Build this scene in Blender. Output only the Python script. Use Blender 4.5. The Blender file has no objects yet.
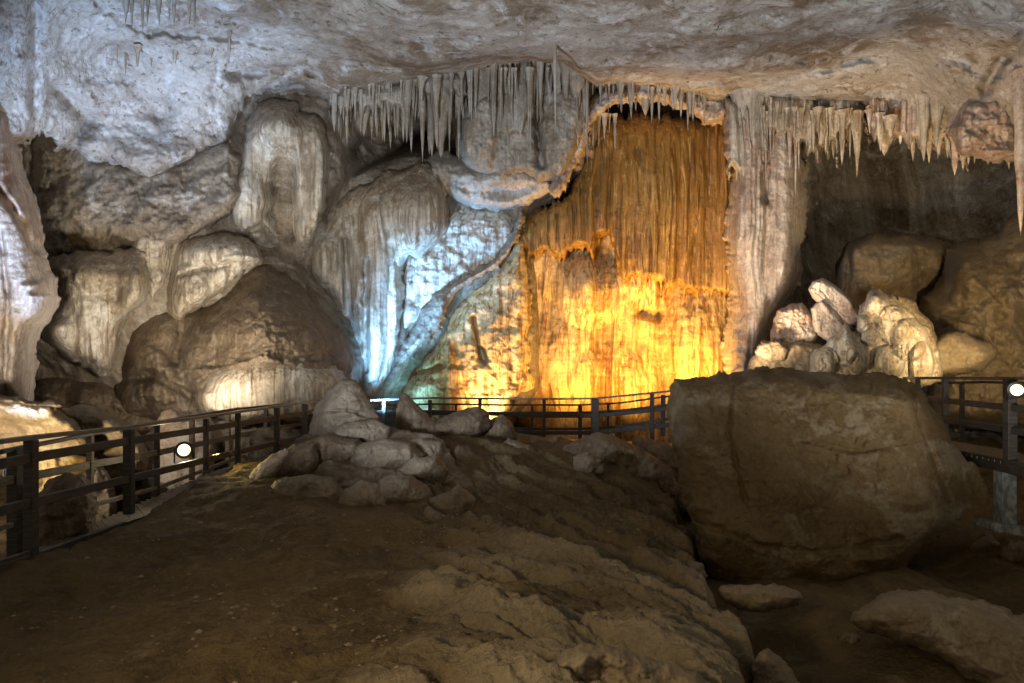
import bpy, bmesh, math, random
import numpy as np
from mathutils import Vector, Matrix

# ------------------------------------------------------------------ camera, world, exposure, lamps
F = 740.0; HY = 368.0; EYE = 1.75
S = bpy.context.scene
COL = S.collection
cam_d = bpy.data.cameras.new('camera'); cam = bpy.data.objects.new('camera', cam_d); COL.objects.link(cam)
cam_d.sensor_width = 36.0; cam_d.lens = 36.0 * F / 1024.0
cam_d.shift_y = (HY - 341.5) / 1024.0
cam_d.clip_start = 0.05; cam_d.clip_end = 200
cam.location = (0, 0, EYE); cam.rotation_euler = (math.radians(90), 0, 0)
S.camera = cam
S.view_settings.view_transform = 'Standard'; S.view_settings.look = 'None'
S.view_settings.exposure = 0.9; S.view_settings.gamma = 1.0
S.view_settings.use_curve_mapping = False
w = bpy.data.worlds.new('World'); S.world = w; w.use_nodes = True
bg = w.node_tree.nodes['Background']
bg.inputs[0].default_value = (0.95, 0.86, 0.68, 1); bg.inputs[1].default_value = 0.12   # weak light bounced round the cave hall
S.cycles.max_bounces = 4; S.cycles.diffuse_bounces = 2; S.cycles.glossy_bounces = 1
S.cycles.sample_clamp_indirect = 3.0
S.cycles.use_adaptive_sampling = True; S.cycles.adaptive_threshold = 0.02
S.cycles.volume_bounces = 0

def at(px, py, Y):
    return Vector(((px - 512.0) / F * Y, Y, EYE + (HY - py) / F * Y))

def spot(name, loc, target, color, power, angle=110, blend=0.8, radius=0.12):
    l = bpy.data.lights.new(name, 'SPOT'); l.color = color; l.energy = power
    l.spot_size = math.radians(angle); l.spot_blend = blend; l.shadow_soft_size = radius
    o = bpy.data.objects.new(name, l); COL.objects.link(o); o.location = loc
    o.rotation_euler = (Vector(target) - Vector(loc)).to_track_quat('-Z', 'Y').to_euler()
    return o

AMBER = (1.0, 0.52, 0.09); BLUE = (0.30, 0.66, 1.0); COOL = (0.74, 0.84, 1.0); WARM = (1.0, 0.76, 0.48)
LAMPS = [  # kind, location, target, colour, power, angle
    ('amber', at(575, 440, 20.5), at(575, 250, 24.2), AMBER, 760, 100),
    ('amber', at(640, 438, 20.4), at(640, 225, 24.2), AMBER, 1020, 100),
    ('amber', at(700, 430, 20.2), at(700, 240, 24.0), AMBER, 860, 105),
    ('amber', at(480, 440, 20.5), at(505, 320, 23.0), (1.0, 0.58, 0.22), 620, 84),
    ('blue', at(366, 415, 18.9), at(386, 320, 21.2), (0.20, 0.50, 1.0), 1300, 50),
    ('blue', at(376, 412, 18.5), at(438, 262, 22.0), (0.24, 0.54, 1.0), 2700, 54),
    ('blue', at(425, 440, 20.3), at(415, 375, 21.3), (0.25, 0.72, 0.95), 240, 70),
]
for i, (k, a, b, c, p, an) in enumerate(LAMPS):
    spot('%s_floodlight_beam' % k, a, b, c, p, an, 1.0, 0.3)
# wide cool floods standing on the left of the hall, thrown at vault and left wall
spot('vault_floodlight_beam', (-7.9, 11.2, 0.5), at(150, 60, 17.5), (0.34, 0.57, 1.0), 2900, 54, 1.0, 0.25)
spot('vault_floodlight_beam', (-3.0, 7.0, 0.9), at(560, 10, 15.5), COOL, 2900, 112, 1.0, 0.3)
spot('wall_floodlight_beam', (-6.3, 14.9, 1.0), at(170, 265, 19.5), (1.0, 0.91, 0.77), 560, 140, 1.0, 0.25)
spot('wall_floodlight_beam', (-7.2, 8.6, 0.6), at(90, 330, 19), (1.0, 0.88, 0.72), 850, 90, 1.0, 0.15)
spot('wall_floodlight_beam', (-2.2, 11.0, 2.2), at(330, 240, 22), (1.0, 0.93, 0.80), 300, 70, 1.0, 0.15)
# warm flood behind the big boulder
spot('column_floodlight_beam', at(745, 385, 15.2), at(775, 170, 21), (1.0, 0.74, 0.46), 900, 75, 0.9, 0.15)
spot('boulder_floodlight_beam', at(745, 380, 13.2), at(850, 325, 17.0), (1.0, 0.78, 0.48), 160, 60, 0.9, 0.1)
spot('ceiling_floodlight_beam', at(880, 395, 13.2), at(975, 105, 18), (1.0, 0.66, 0.30), 850, 60, 0.9, 0.15)
spot('recess_fill_light', at(1030, 370, 12.5), at(905, 265, 25), (0.98, 0.72, 0.36), 1150, 80, 1.0, 0.2)  # added beam set near the right lamp to brighten the recess
spot('vault_floodlight_beam', (4.5, 5.0, -0.2), at(860, 20, 15), (0.95, 0.92, 0.84), 900, 90, 1.0, 0.3)
spot('mound_fill_light', (-2.8, 0.8, 2.3), (1.2, 6.6, -0.2), (1.0, 0.78, 0.46), 290, 95, 1.0, 0.3)  # fill light added beside the camera to rake the mound, no lamp there

# ------------------------------------------------------------------ noise
rngN = np.random.RandomState(7)
LAT = rngN.rand(64, 64, 64).astype(np.float32)
def vnoise(x, y, z):
    xi = np.floor(x).astype(np.int64); yi = np.floor(y).astype(np.int64); zi = np.floor(z).astype(np.int64)
    fx = x - xi; fy = y - yi; fz = z - zi
    fx = fx*fx*fx*(fx*(fx*6-15)+10); fy = fy*fy*fy*(fy*(fy*6-15)+10); fz = fz*fz*fz*(fz*(fz*6-15)+10)
    x0 = xi & 63; x1 = (xi+1) & 63; y0 = yi & 63; y1 = (yi+1) & 63; z0 = zi & 63; z1 = (zi+1) & 63
    a = LAT[x0, y0, z0]*(1-fx) + LAT[x1, y0, z0]*fx
    b = LAT[x0, y1, z0]*(1-fx) + LAT[x1, y1, z0]*fx
    c = LAT[x0, y0, z1]*(1-fx) + LAT[x1, y0, z1]*fx
    d = LAT[x0, y1, z1]*(1-fx) + LAT[x1, y1, z1]*fx
    return ((a*(1-fy)+b*fy)*(1-fz) + (c*(1-fy)+d*fy)*fz)*2-1
def fbm(x, y, z, o=4, g=0.5):
    s = 0; a = 1.0
    for i in range(o):
        s = s + a*vnoise(x+17.3*i, y+5.1*i, z+9.7*i); x = x*2.03; y = y*2.03; z = z*2.03; a *= g
    return s
def ridged(x, y, z, o=4, g=0.5):
    s = 0; a = 1.0
    for i in range(o):
        s = s + a*(1-2*np.abs(vnoise(x+11.3*i, y+3.1*i, z+7.7*i))); x = x*2.1; y = y*2.1; z = z*2.1; a *= g
    return s
def sstep(a, b, x):
    t = np.clip((x-a)/(b-a), 0, 1); return t*t*(3-2*t)

# ------------------------------------------------------------------ materials
def nodes_of(m):
    m.use_nodes = True; return m.node_tree.nodes, m.node_tree.links
def mixc(N, L, fac, a, b, blend='MIX'):
    n = N.new('ShaderNodeMix'); n.data_type = 'RGBA'; n.blend_type = blend
    for sock, v in ((n.inputs[0], fac), (n.inputs[6], a), (n.inputs[7], b)):
        if isinstance(v, bpy.types.NodeSocket): L.new(v, sock)
        elif isinstance(v, (int, float)): sock.default_value = v
        else: sock.default_value = (*v, 1)
    return n.outputs[2]
def math_n(N, L, op, a, b=None, clamp=False):
    n = N.new('ShaderNodeMath'); n.operation = op; n.use_clamp = clamp
    for i, v in enumerate((a, b)):
        if v is None: continue
        if isinstance(v, bpy.types.NodeSocket): L.new(v, n.inputs[i])
        else: n.inputs[i].default_value = v
    return n.outputs[0]
def ramp(N, L, fac, lo, hi):
    n = N.new('ShaderNodeMapRange'); n.interpolation_type = 'SMOOTHSTEP'
    n.inputs[1].default_value = lo; n.inputs[2].default_value = hi
    L.new(fac, n.inputs[0]); return n.outputs[0]

def rock_mat(name, base, stain, pale, rough=0.75, scale=1.0, bump=0.5, streak=0.0, spec=0.3, stainamt=0.5, paleamt=0.4, spots=0.0):
    """base rock colour, brown clay stains, pale fresh calcite; vertical streaks for flowstone"""
    m = bpy.data.materials.new(name); N, L = nodes_of(m)
    P = N['Principled BSDF']
    geo = N.new('ShaderNodeNewGeometry')
    def noise(sc, det=6, ro=0.6, vec=None, dist=0.0):
        n = N.new('ShaderNodeTexNoise'); n.inputs['Scale'].default_value = sc*scale
        n.inputs['Detail'].default_value = det; n.inputs['Roughness'].default_value = ro
        n.inputs['Distortion'].default_value = dist
        L.new(vec or geo.outputs['Position'], n.inputs['Vector']); return n.outputs[0]
    mp = N.new('ShaderNodeMapping'); mp.vector_type = 'POINT'
    mp.inputs['Scale'].default_value = (1, 1, 0.07); L.new(geo.outputs['Position'], mp.inputs[0])
    att = N.new('ShaderNodeAttribute'); att.attribute_name = 'stain'
    at2 = N.new('ShaderNodeAttribute'); at2.attribute_name = 'pale'
    big = noise(0.5, 5, 0.55, dist=0.6); mid = noise(2.6, 7, 0.65, dist=0.4); fine = noise(14, 6, 0.7)
    s1 = ramp(N, L, math_n(N, L, 'ADD', math_n(N, L, 'MULTIPLY', big, 0.6), math_n(N, L, 'MULTIPLY', mid, 0.5)), 0.50, 0.66)
    s1 = math_n(N, L, 'MULTIPLY', s1, stainamt)
    st = math_n(N, L, 'ADD', s1, att.outputs['Fac'], True)
    c = mixc(N, L, st, base, stain)
    p1 = ramp(N, L, noise(1.3, 7, 0.7, dist=0.8), 0.52, 0.68)
    p1 = math_n(N, L, 'MULTIPLY', p1, paleamt)
    c = mixc(N, L, math_n(N, L, 'ADD', p1, at2.outputs['Fac'], True), c, pale)
    if streak > 0:
        sn = noise(7, 5, 0.6, vec=mp.outputs[0], dist=0.3)
        c = mixc(N, L, math_n(N, L, 'MULTIPLY', ramp(N, L, sn, 0.47, 0.62), streak), c, stain)
        sn2 = noise(11, 4, 0.6, vec=mp.outputs[0])
        c = mixc(N, L, math_n(N, L, 'MULTIPLY', ramp(N, L, sn2, 0.55, 0.68), streak*0.6), c, pale)
    if spots > 0:
        c = mixc(N, L, math_n(N, L, 'MULTIPLY', ramp(N, L, noise(5.5, 8, 0.75), 0.56, 0.63), spots), c, tuple(x*0.45 for x in stain))
    f2 = N.new('ShaderNodeMapRange'); L.new(fine, f2.inputs[0])
    f2.inputs[1].default_value = 0.25; f2.inputs[2].default_value = 0.75; f2.inputs[3].default_value = 0.72; f2.inputs[4].default_value = 1.22
    cc = N.new('ShaderNodeCombineColor')
    for i in range(3): L.new(f2.outputs[0], cc.inputs[i])
    c = mixc(N, L, 1.0, c, cc.outputs[0], 'MULTIPLY')
    L.new(c, P.inputs['Base Color'])
    rr = N.new('ShaderNodeMapRange'); L.new(mid, rr.inputs[0]); rr.inputs[3].default_value = rough-0.12; rr.inputs[4].default_value = min(1, rough+0.15)
    L.new(rr.outputs[0], P.inputs['Roughness']); P.inputs['Specular IOR Level'].default_value = spec
    hgt = math_n(N, L, 'ADD', math_n(N, L, 'MULTIPLY', mid, 0.9), math_n(N, L, 'MULTIPLY', fine, 0.35))
    if streak > 0:
        hgt = math_n(N, L, 'ADD', hgt, math_n(N, L, 'MULTIPLY', noise(9, 4, 0.6, vec=mp.outputs[0]), streak*0.8))
    b = N.new('ShaderNodeBump'); b.inputs['Strength'].default_value = bump; b.inputs['Distance'].default_value = 0.12
    L.new(hgt, b.inputs['Height']); L.new(b.outputs[0], P.inputs['Normal'])
    return m
M = {}
M['ceiling'] = rock_mat('pale_ceiling_limestone', (0.46, 0.42, 0.37), (0.22, 0.16, 0.105), (0.68, 0.67, 0.66), 0.85, 0.9, 1.0, 0, 0.2, 0.85, 0.7, 0.75)
M['wall'] = rock_mat('brown_cave_wall_limestone', (0.27, 0.215, 0.155), (0.13, 0.092, 0.055), (0.52, 0.48, 0.41), 0.75, 1.0, 0.9, 0.25, 0.3, 0.8, 0.65, 0.5)
M['flow'] = rock_mat('cream_flowstone', (0.45, 0.38, 0.28), (0.21, 0.145, 0.085), (0.70, 0.66, 0.58), 0.55, 1.0, 0.7, 0.75, 0.4, 0.75, 0.7, 0.3)
M['pink'] = rock_mat('pinkish_white_limestone', (0.52, 0.44, 0.37), (0.28, 0.17, 0.11), (0.72, 0.67, 0.62), 0.7, 1.0, 0.8, 0.35, 0.3, 0.75, 0.6, 0.45)
M['gold'] = rock_mat('amber_flowstone', (0.62, 0.44, 0.19), (0.26, 0.115, 0.025), (0.78, 0.66, 0.42), 0.42, 1.0, 0.6, 0.85, 0.5, 0.4, 0.5, 0.15)
M['rust'] = rock_mat('rust_brown_flowstone', (0.25, 0.128, 0.026), (0.11, 0.052, 0.010), (0.58, 0.38, 0.13), 0.42, 1.0, 0.5, 0.9, 0.5, 0.4, 0.3, 0.0)
M['brown'] = rock_mat('brown_mud_coated_rock', (0.17, 0.12, 0.072), (0.095, 0.064, 0.037), (0.36, 0.30, 0.22), 0.65, 1.0, 0.9, 0.45, 0.35, 0.7, 0.55, 0.3)
M['boulder'] = rock_mat('weathered_boulder_rock', (0.128, 0.084, 0.036), (0.08, 0.047, 0.015), (0.30, 0.26, 0.195), 0.62, 1.3, 0.7, 0, 0.35, 0.6, 0.35, 0.2)
M['tan'] = rock_mat('tan_limestone', (0.24, 0.185, 0.12), (0.16, 0.115, 0.07), (0.48, 0.43, 0.35), 0.7, 1.2, 0.6, 0, 0.3, 0.5, 0.4, 0.15)
M['pile'] = rock_mat('grey_brown_pile_stone', (0.20, 0.155, 0.105), (0.10, 0.07, 0.04), (0.34, 0.30, 0.25), 0.65, 1.5, 0.7, 0, 0.35, 0.6, 0.4, 0.2)
M['ground'] = rock_mat('packed_mud_and_rock', (0.155, 0.107, 0.052), (0.065, 0.043, 0.022), (0.37, 0.30, 0.205), 0.85, 1.6, 1.0, 0, 0.2, 0.6, 0.25, 0.25)
M['stal'] = rock_mat('grey_stalactite_calcite', (0.40, 0.36, 0.30), (0.20, 0.145, 0.09), (0.58, 0.55, 0.50), 0.6, 1.4, 0.5, 0.5, 0.35, 0.6, 0.45, 0.1)
def flat_mat(name, col, rough=0.6, metal=0.0, var=0.35, sc=(3, 3, 30)):
    m = bpy.data.materials.new(name); N, L = nodes_of(m); P = N['Principled BSDF']
    tc = N.new('ShaderNodeTexCoord'); mp = N.new('ShaderNodeMapping'); mp.inputs['Scale'].default_value = sc
    L.new(tc.outputs['Object'], mp.inputs[0])
    n = N.new('ShaderNodeTexNoise'); n.inputs['Scale'].default_value = 2.0; n.inputs['Detail'].default_value = 6; L.new(mp.outputs[0], n.inputs[0])
    c = mixc(N, L, ramp(N, L, n.outputs[0], 0.35, 0.7), tuple(x*(1-var) for x in col), tuple(min(1, x*(1+var)) for x in col))
    L.new(c, P.inputs['Base Color']); P.inputs['Roughness'].default_value = rough; P.inputs['Metallic'].default_value = metal
    b = N.new('ShaderNodeBump'); b.inputs['Strength'].default_value = 0.3; b.inputs['Distance'].default_value = 0.01
    L.new(n.outputs[0], b.inputs['Height']); L.new(b.outputs[0], P.inputs['Normal'])
    return m
M['wood'] = flat_mat('weathered_dark_timber', (0.055, 0.047, 0.040), 0.6)
M['woodl'] = flat_mat('worn_pale_timber', (0.26, 0.21, 0.15), 0.7)
M['hand'] = flat_mat('worn_grey_handrail', (0.15, 0.14, 0.13), 0.4)
M['deck'] = flat_mat('wet_timber_deck', (0.13, 0.10, 0.075), 0.5)
M['conc'] = flat_mat('grey_concrete', (0.22, 0.235, 0.24), 0.85, 0, 0.45, (6, 6, 4))
M['metal'] = flat_mat('black_lamp_housing', (0.03, 0.03, 0.03), 0.45, 0.6)
def emit(name, col, s):
    m = bpy.data.materials.new(name); N, L = nodes_of(m)
    P = N['Principled BSDF']; P.inputs['Base Color'].default_value = (0.8, 0.8, 0.8, 1)
    P.inputs['Emission Color'].default_value = (*col, 1); P.inputs['Emission Strength'].default_value = s; return m
M['lensw'] = emit('lit_warm_white_lens', (1.0, 0.93, 0.72), 14)
M['glowrim'] = emit('warm_glow_rim', (1.0, 0.66, 0.26), 1.6)  # dim warm rim, puts the lamp's glow into the lens colour
M['lensa'] = emit('lit_amber_lens', AMBER, 8)
M['lensb'] = emit('lit_blue_lens', BLUE, 8)
M['lensy'] = emit('lit_yellow_lens', (1.0, 0.86, 0.35), 12)

# ------------------------------------------------------------------ object helpers
def tag(o, label=None, cat=None, group=None, kind=None):
    if label: o['label'] = label
    if cat: o['category'] = cat
    if group: o['group'] = group
    if kind: o['kind'] = kind
    return o
def link_mesh(name, verts, faces, mat, attrs=None, parent=None, smooth=True):
    """verts in world space; origin goes to the base of the thing"""
    V = np.asarray(verts, dtype=np.float32)
    lo, hi = V.min(0), V.max(0)
    org = np.array([(lo[0]+hi[0])/2, (lo[1]+hi[1])/2, lo[2]], dtype=np.float32)
    me = bpy.data.meshes.new(name)
    if isinstance(faces, np.ndarray):
        nf = len(faces)
        me.vertices.add(len(V)); me.vertices.foreach_set('co', (V-org).ravel())
        me.loops.add(nf*4); me.loops.foreach_set('vertex_index', faces.astype(np.int32).ravel())
        me.polygons.add(nf); me.polygons.foreach_set('loop_start', np.arange(0, nf*4, 4, dtype=np.int32))
        me.update(calc_edges=True)
    else:
        me.from_pydata((V-org).tolist(), [], faces); me.update()
    for k, a in (attrs or {}).items():
        at_ = me.attributes.new(k, 'FLOAT', 'POINT'); at_.data.foreach_set('value', np.asarray(a, dtype=np.float32))
    if smooth: me.polygons.foreach_set('use_smooth', [True]*len(me.polygons))
    me.materials.append(mat)
    o = bpy.data.objects.new(name, me); COL.objects.link(o)
    o.location = Vector(org.tolist())
    if parent:
        o.parent = parent; o.location = Vector(org.tolist()) - parent.location
    return o
def empty(name, loc, label, cat, group=None):
    o = bpy.data.objects.new(name, None); COL.objects.link(o); o.location = loc; o.empty_display_size = 0.2
    return tag(o, label, cat, group)

def sdf_poly(px, py, poly):
    """signed distance, positive inside"""
    d2 = np.full(px.shape, 1e12); ins = np.zeros(px.shape, bool); n = len(poly)
    for i in range(n):
        ax, ay = poly[i]; bx, by = poly[(i+1) % n]
        ex, ey = bx-ax, by-ay; wx, wy = px-ax, py-ay
        t = np.clip((wx*ex+wy*ey)/(ex*ex+ey*ey+1e-9), 0, 1)
        d2 = np.minimum(d2, (wx-ex*t)**2+(wy-ey*t)**2)
        c = ((ay > py) != (by > py)) & (px < (bx-ax)*(py-ay)/(by-ay+1e-12)+ax)
        ins ^= c
    d = np.sqrt(d2); return np.where(ins, d, -d)
def chaikin(p, k=1):
    for _ in range(k):
        q = []
        for i in range(len(p)):
            a, b = p[i], p[(i+1) % len(p)]
            q += [(a[0]*.75+b[0]*.25, a[1]*.75+b[1]*.25), (a[0]*.25+b[0]*.75, a[1]*.25+b[1]*.75)]
        p = q
    return p
def rbf(pts):
    """smooth surface through (px, py, value) points"""
    P = np.array(pts, float); X = P[:, :2]/100.0; n = len(P)
    r = np.linalg.norm(X[:, None]-X[None], axis=2)
    A = np.zeros((n+3, n+3)); A[:n, :n] = r; A[:n, n] = 1; A[:n, n+1:] = X; A[n, :n] = 1; A[n+1:, :n] = X.T
    A[:n, :n] -= np.eye(n)*0.03
    c = np.linalg.solve(A, np.concatenate([P[:, 2], [0, 0, 0]]))
    def f(x, y):
        x = x/100.0; y = y/100.0; s = c[n]+c[n+1]*x+c[n+2]*y
        for i in range(n): s = s + c[i]*np.sqrt((x-X[i, 0])**2+(y-X[i, 1])**2)
        return s
    return f

SEED = [0]; REG = []
def relief(name, poly, Y, mat, bulge=0.5, w=20, embed=1.0, closed=False, res=1.3, warp=2.5, wf=0.06,
           amp=0.18, nf=1.0, rid=0.0, flute=0.0, ff=5.5, fmask=None, lump=0.0, lf=2.0, domes=(), smooth=1,
           strata=0.0, sdir=(0.2, 1.0), sf=3.0, planes=(), backk=1.0, ty=0.0, tx=0.0, col=None, stain0=0.0,
           creases=(), clip=None, parent=None, spikes=None, facet=0.0, hang=1.5, vst=1.0, gain=0.54, reg=True):
    """A solid rock body: outline + own depth Y (number or function), rounded rim running back into the wall
    (embed) or closed behind (closed), displaced by noise, flutes, lumps, strata and facets."""
    SEED[0] += 1; so = SEED[0]*13.7
    if smooth: poly = chaikin(poly, smooth)
    xs = [p[0] for p in poly]; ys = [p[1] for p in poly]
    if reg and not closed and parent is None: REG.append((poly, Y, bulge, ty))
    x0, x1, y0, y1 = min(xs)-4*res, max(xs)+4*res, min(ys)-4*res, max(ys)+4*res
    if clip: x0 = max(x0, clip[0]); x1 = min(x1, clip[1]); y0 = max(y0, clip[2]); y1 = min(y1, clip[3])
    gx = np.arange(x0, x1+res, res); gy = np.arange(y0, y1+res, res)
    PX, PY = np.meshgrid(gx, gy)
    d = sdf_poly(PX, PY, poly); d0 = d.copy()
    if warp: d = d + (1.0 if closed else hang)*warp*fbm(PX*wf+so, PY*wf, PX*0+so, 4, 0.6)
    if spikes is not None:      # hanging tips along the lower edge
        sa, sfr = spikes
        d = d - sa*np.abs(fbm(PX*sfr+so, PX*0+3.3, PY*0.004, 2, 0.7))*sstep(25, 0, d)
    gdy, gdx = np.gradient(d, res)
    g2 = np.maximum(gdx**2+gdy**2, 0.25)
    ins = d > 0
    keep = ins[:-1, :-1] | ins[1:, :-1] | ins[:-1, 1:] | ins[1:, 1:]
    out = d < 0
    sm = d0.copy()
    for _ in range(6): sm[1:-1, 1:-1] = (sm[1:-1, 1:-1]*2+sm[2:, 1:-1]+sm[:-2, 1:-1]+sm[1:-1, 2:]+sm[1:-1, :-2])/6
    sgy, sgx = np.gradient(sm, res)
    lim = 1.6*res
    mx = np.clip(-d*gdx/g2, -lim, lim); my = np.clip(-d*gdy/g2, -lim, lim)
    PX = np.where(out, PX+mx, PX); PY = np.where(out, PY+my, PY); d = np.maximum(d, 0)
    d = np.maximum(np.maximum(d0, 0)+(d-np.maximum(d0, 0))*np.exp(-d/(3.5 if not closed else 12)), 0)   # the ragged outline fades inwards
    Yc = Y(PX, PY) if callable(Y) else np.full(PX.shape, float(Y))
    cx, cy = (min(xs)+max(xs))/2, (min(ys)+max(ys))/2
    Yc = Yc + ty*(PY-cy) + tx*(PX-cx)
    gm = np.sqrt(sgx**2+sgy**2)+1e-3
    top = 0 if closed else sstep(-0.1, 0.9, sgy/gm)*(d < w*2.6)     # upper edges run gently into the rock behind, lower edges overhang
    t = np.clip(d/(w*(1+1.3*top)), 0, 1); prof = np.sqrt(np.maximum(1-(1-t)**2, 0))
    k = np.clip(t*2, 0, 1)
    if facet:       # broken planes instead of a rounded cushion
        rs = np.random.RandomState(SEED[0]); qx = (PX-cx)/((max(xs)-min(xs))/2); qy = (PY-cy)/((max(ys)-min(ys))/2)
        pf = np.full(PX.shape, 1.0)
        qx = qx+0.06*fbm(PX*0.12, PY*0.12, PX*0+so, 3); qy = qy+0.06*fbm(PX*0.12, PY*0.12, PX*0+so+9, 3)
        for i_ in range(9):
            an = i_*2.4+rs.rand(); sl = 0.4+0.9*rs.rand(); pf = np.minimum(pf, 0.75+0.35*rs.rand()-sl*(qx*math.cos(an)+qy*math.sin(an)-0.15))
        pf = np.clip(pf, 0, 1)*np.clip(t*3.0, 0, 1)**0.6
        prof = prof*(1-facet)+pf*facet
    emb = embed(PX, PY) if callable(embed) else embed
    Yf = Yc + (0 if closed else emb*(1-0.45*top))*(1-prof) - bulge*prof
    for (px_, py_, gx_, gy_, h_) in planes:    # facet: cut back beyond a line through (px,py) with slope
        Yf = Yf + np.maximum((PX-px_)*gx_+(PY-py_)*gy_, 0)*h_*prof
    for (dx, dy, rx, ry, h) in domes:
        q = 1-((PX-dx)/rx)**2-((PY-dy)/ry)**2
        Yf = Yf - h*np.maximum(q, 0)**(0.5 if closed else 1.3)*np.minimum(prof*1.5, 1)
    def W(Yv): return (PX-512)/F*Yv, Yv, EYE+(HY-PY)/F*Yv
    wx, wy, wz = W(Yc)
    stain = np.full(PX.shape, float(stain0)); pale = np.zeros(PX.shape)
    disp = amp*fbm(wx*nf+so, wy*nf, wz*nf*vst, 7, gain) + 0.025*ridged(wx*2.7+so, wy*2.7, wz*2.7*vst, 4, 0.6)
    if rid: 
        r_ = ridged(wx*nf*1.1+so, wy*nf+2, wz*nf*1.3, 5, 0.55); disp = disp + rid*r_
    if lump:
        n1 = np.abs(vnoise(wx*lf+so, wy*lf, wz*lf)); n2 = np.abs(vnoise(wx*lf*2.3, wy*lf*2.3+so, wz*lf*2.3))
        disp = disp - lump*(1-np.sqrt(n1))*1.0 - lump*0.45*(1-np.sqrt(n2))
    if flute:
        fm = fmask(PX, PY) if fmask else 1.0
        u = wx + 0.10*fbm(wx*0.8, wz*0.5+so, wz*0, 2) + 0.012*vnoise(wx*3, wz*3, wz*0+so)
        n1 = 1-2*np.abs(vnoise(u*ff+so, wz*0.10, wz*0+so)); n2 = 1-2*np.abs(vnoise(u*ff*2.3, wz*0.22+so, wz*0))
        n3 = vnoise(u*ff*0.35, wz*0.12+so, wz*0)
        v = 0.55+0.6*vnoise(wx*0.9+so, wy, wz*0.45+3)
        fl = (n1*0.6+n2*0.35+n3*0.9)*np.clip(v, 0.15, 1.1)*fm
        disp = disp + flute*fl
        stain = stain + np.clip(-n1*0.6-n3*0.5, 0, 0.6)*fm; pale = pale + np.clip(n1*0.45-0.1+n3*0.3, 0, 0.45)*fm*np.clip(v, 0, 1)
    if strata:
        sx, sz = sdir; q = (wx*sx+wz*sz+wy*0.15)*sf + 1.1*fbm(wx*0.7+so, wy*0.7, wz*0.7, 3)
        n1 = vnoise(q, wx*0.35+so, wy*0.35); n2 = vnoise(q*2.7, wx*0.6, wy*0.6+so)
        disp = disp + strata*(np.sign(n1)*np.sqrt(np.abs(n1))*0.8+0.5*np.abs(n2))
        stain = stain + np.clip(-n1, 0, 0.3)
    for (pts, dep, wd) in creases:      # a crack or ledge line cut in the face
        dd = np.full(PX.shape, 1e9)
        for (a, b) in zip(pts[:-1], pts[1:]):
            ex, ey = b[0]-a[0], b[1]-a[1]; tt = np.clip(((PX-a[0])*ex+(PY-a[1])*ey)/(ex*ex+ey*ey), 0, 1)
            dd = np.minimum(dd, np.hypot(PX-a[0]-ex*tt, PY-a[1]-ey*tt))
        dd = dd + 2.0*fbm(PX*0.08, PY*0.08, PX*0+so, 2)
        Yf = Yf + dep*np.exp(-(np.maximum(dd, 0)/wd)**2)*np.minimum(prof*1.3, 1)
    Yf = Yf - disp*k
    if col: 
        s_, p_ = col(PX, PY, wx, wz); stain = stain + s_; pale = pale + p_
    X_, Y_, Z_ = W(Yf)
    idx = np.arange(PX.size).reshape(PX.shape)
    q = np.stack([idx[:-1, :-1], idx[1:, :-1], idx[1:, 1:], idx[:-1, 1:]], -1)[keep]
    V = np.stack([X_, Y_, Z_], -1).reshape(-1, 3); st = stain.ravel(); pl = pale.ravel()
    if closed:
        Yb = Yc + backk*bulge*prof + 0.5*disp*k
        X2, Y2, Z2 = W(Yb)
        V = np.concatenate([V, np.stack([X2, Y2, Z2], -1).reshape(-1, 3)]); st = np.concatenate([st, st]); pl = np.concatenate([pl, pl])
        q = np.concatenate([q, q[:, ::-1]+PX.size])
    used = np.zeros(len(V), bool); used[q.ravel()] = True
    rm = np.cumsum(used)-1
    return link_mesh(name, V[used], rm[q], mat, {'stain': np.clip(st[used], 0, 1), 'pale': np.clip(pl[used], 0, 1)}, parent)

def thing(o, label, cat, group=None): return tag(o, label, cat, group)

# ------------------------------------------------------------------ the setting: back wall, vault, floor
ywall = rbf([(-300, 250, 20), (0, 250, 21), (0, 480, 20), (60, 150, 18.6), (60, 300, 18.5), (70, 380, 19.3), (150, 120, 19.2), (150, 300, 19.2), (150, 400, 20.3), (150, 480, 21.5), (250, 150, 20.6), (250, 250, 20.4), (300, 120, 21.2), (300, 300, 20.8), (300, 480, 20.5), (400, 220, 22.3),
             (440, 60, 25), (440, 130, 28), (440, 160, 24.5), (440, 300, 24.2), (440, 480, 23.5), (600, 60, 26), (600, 300, 25.6), (600, 480, 24.8), (720, 60, 26), (720, 300, 25.6), (720, 480, 25),
             (800, 60, 30), (800, 250, 30), (870, 150, 33), (870, 300, 31), (870, 480, 27), (960, 200, 32), (1024, 250, 30), (1024, 480, 24), (1300, 250, 24), (1300, 480, 20)])

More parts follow.
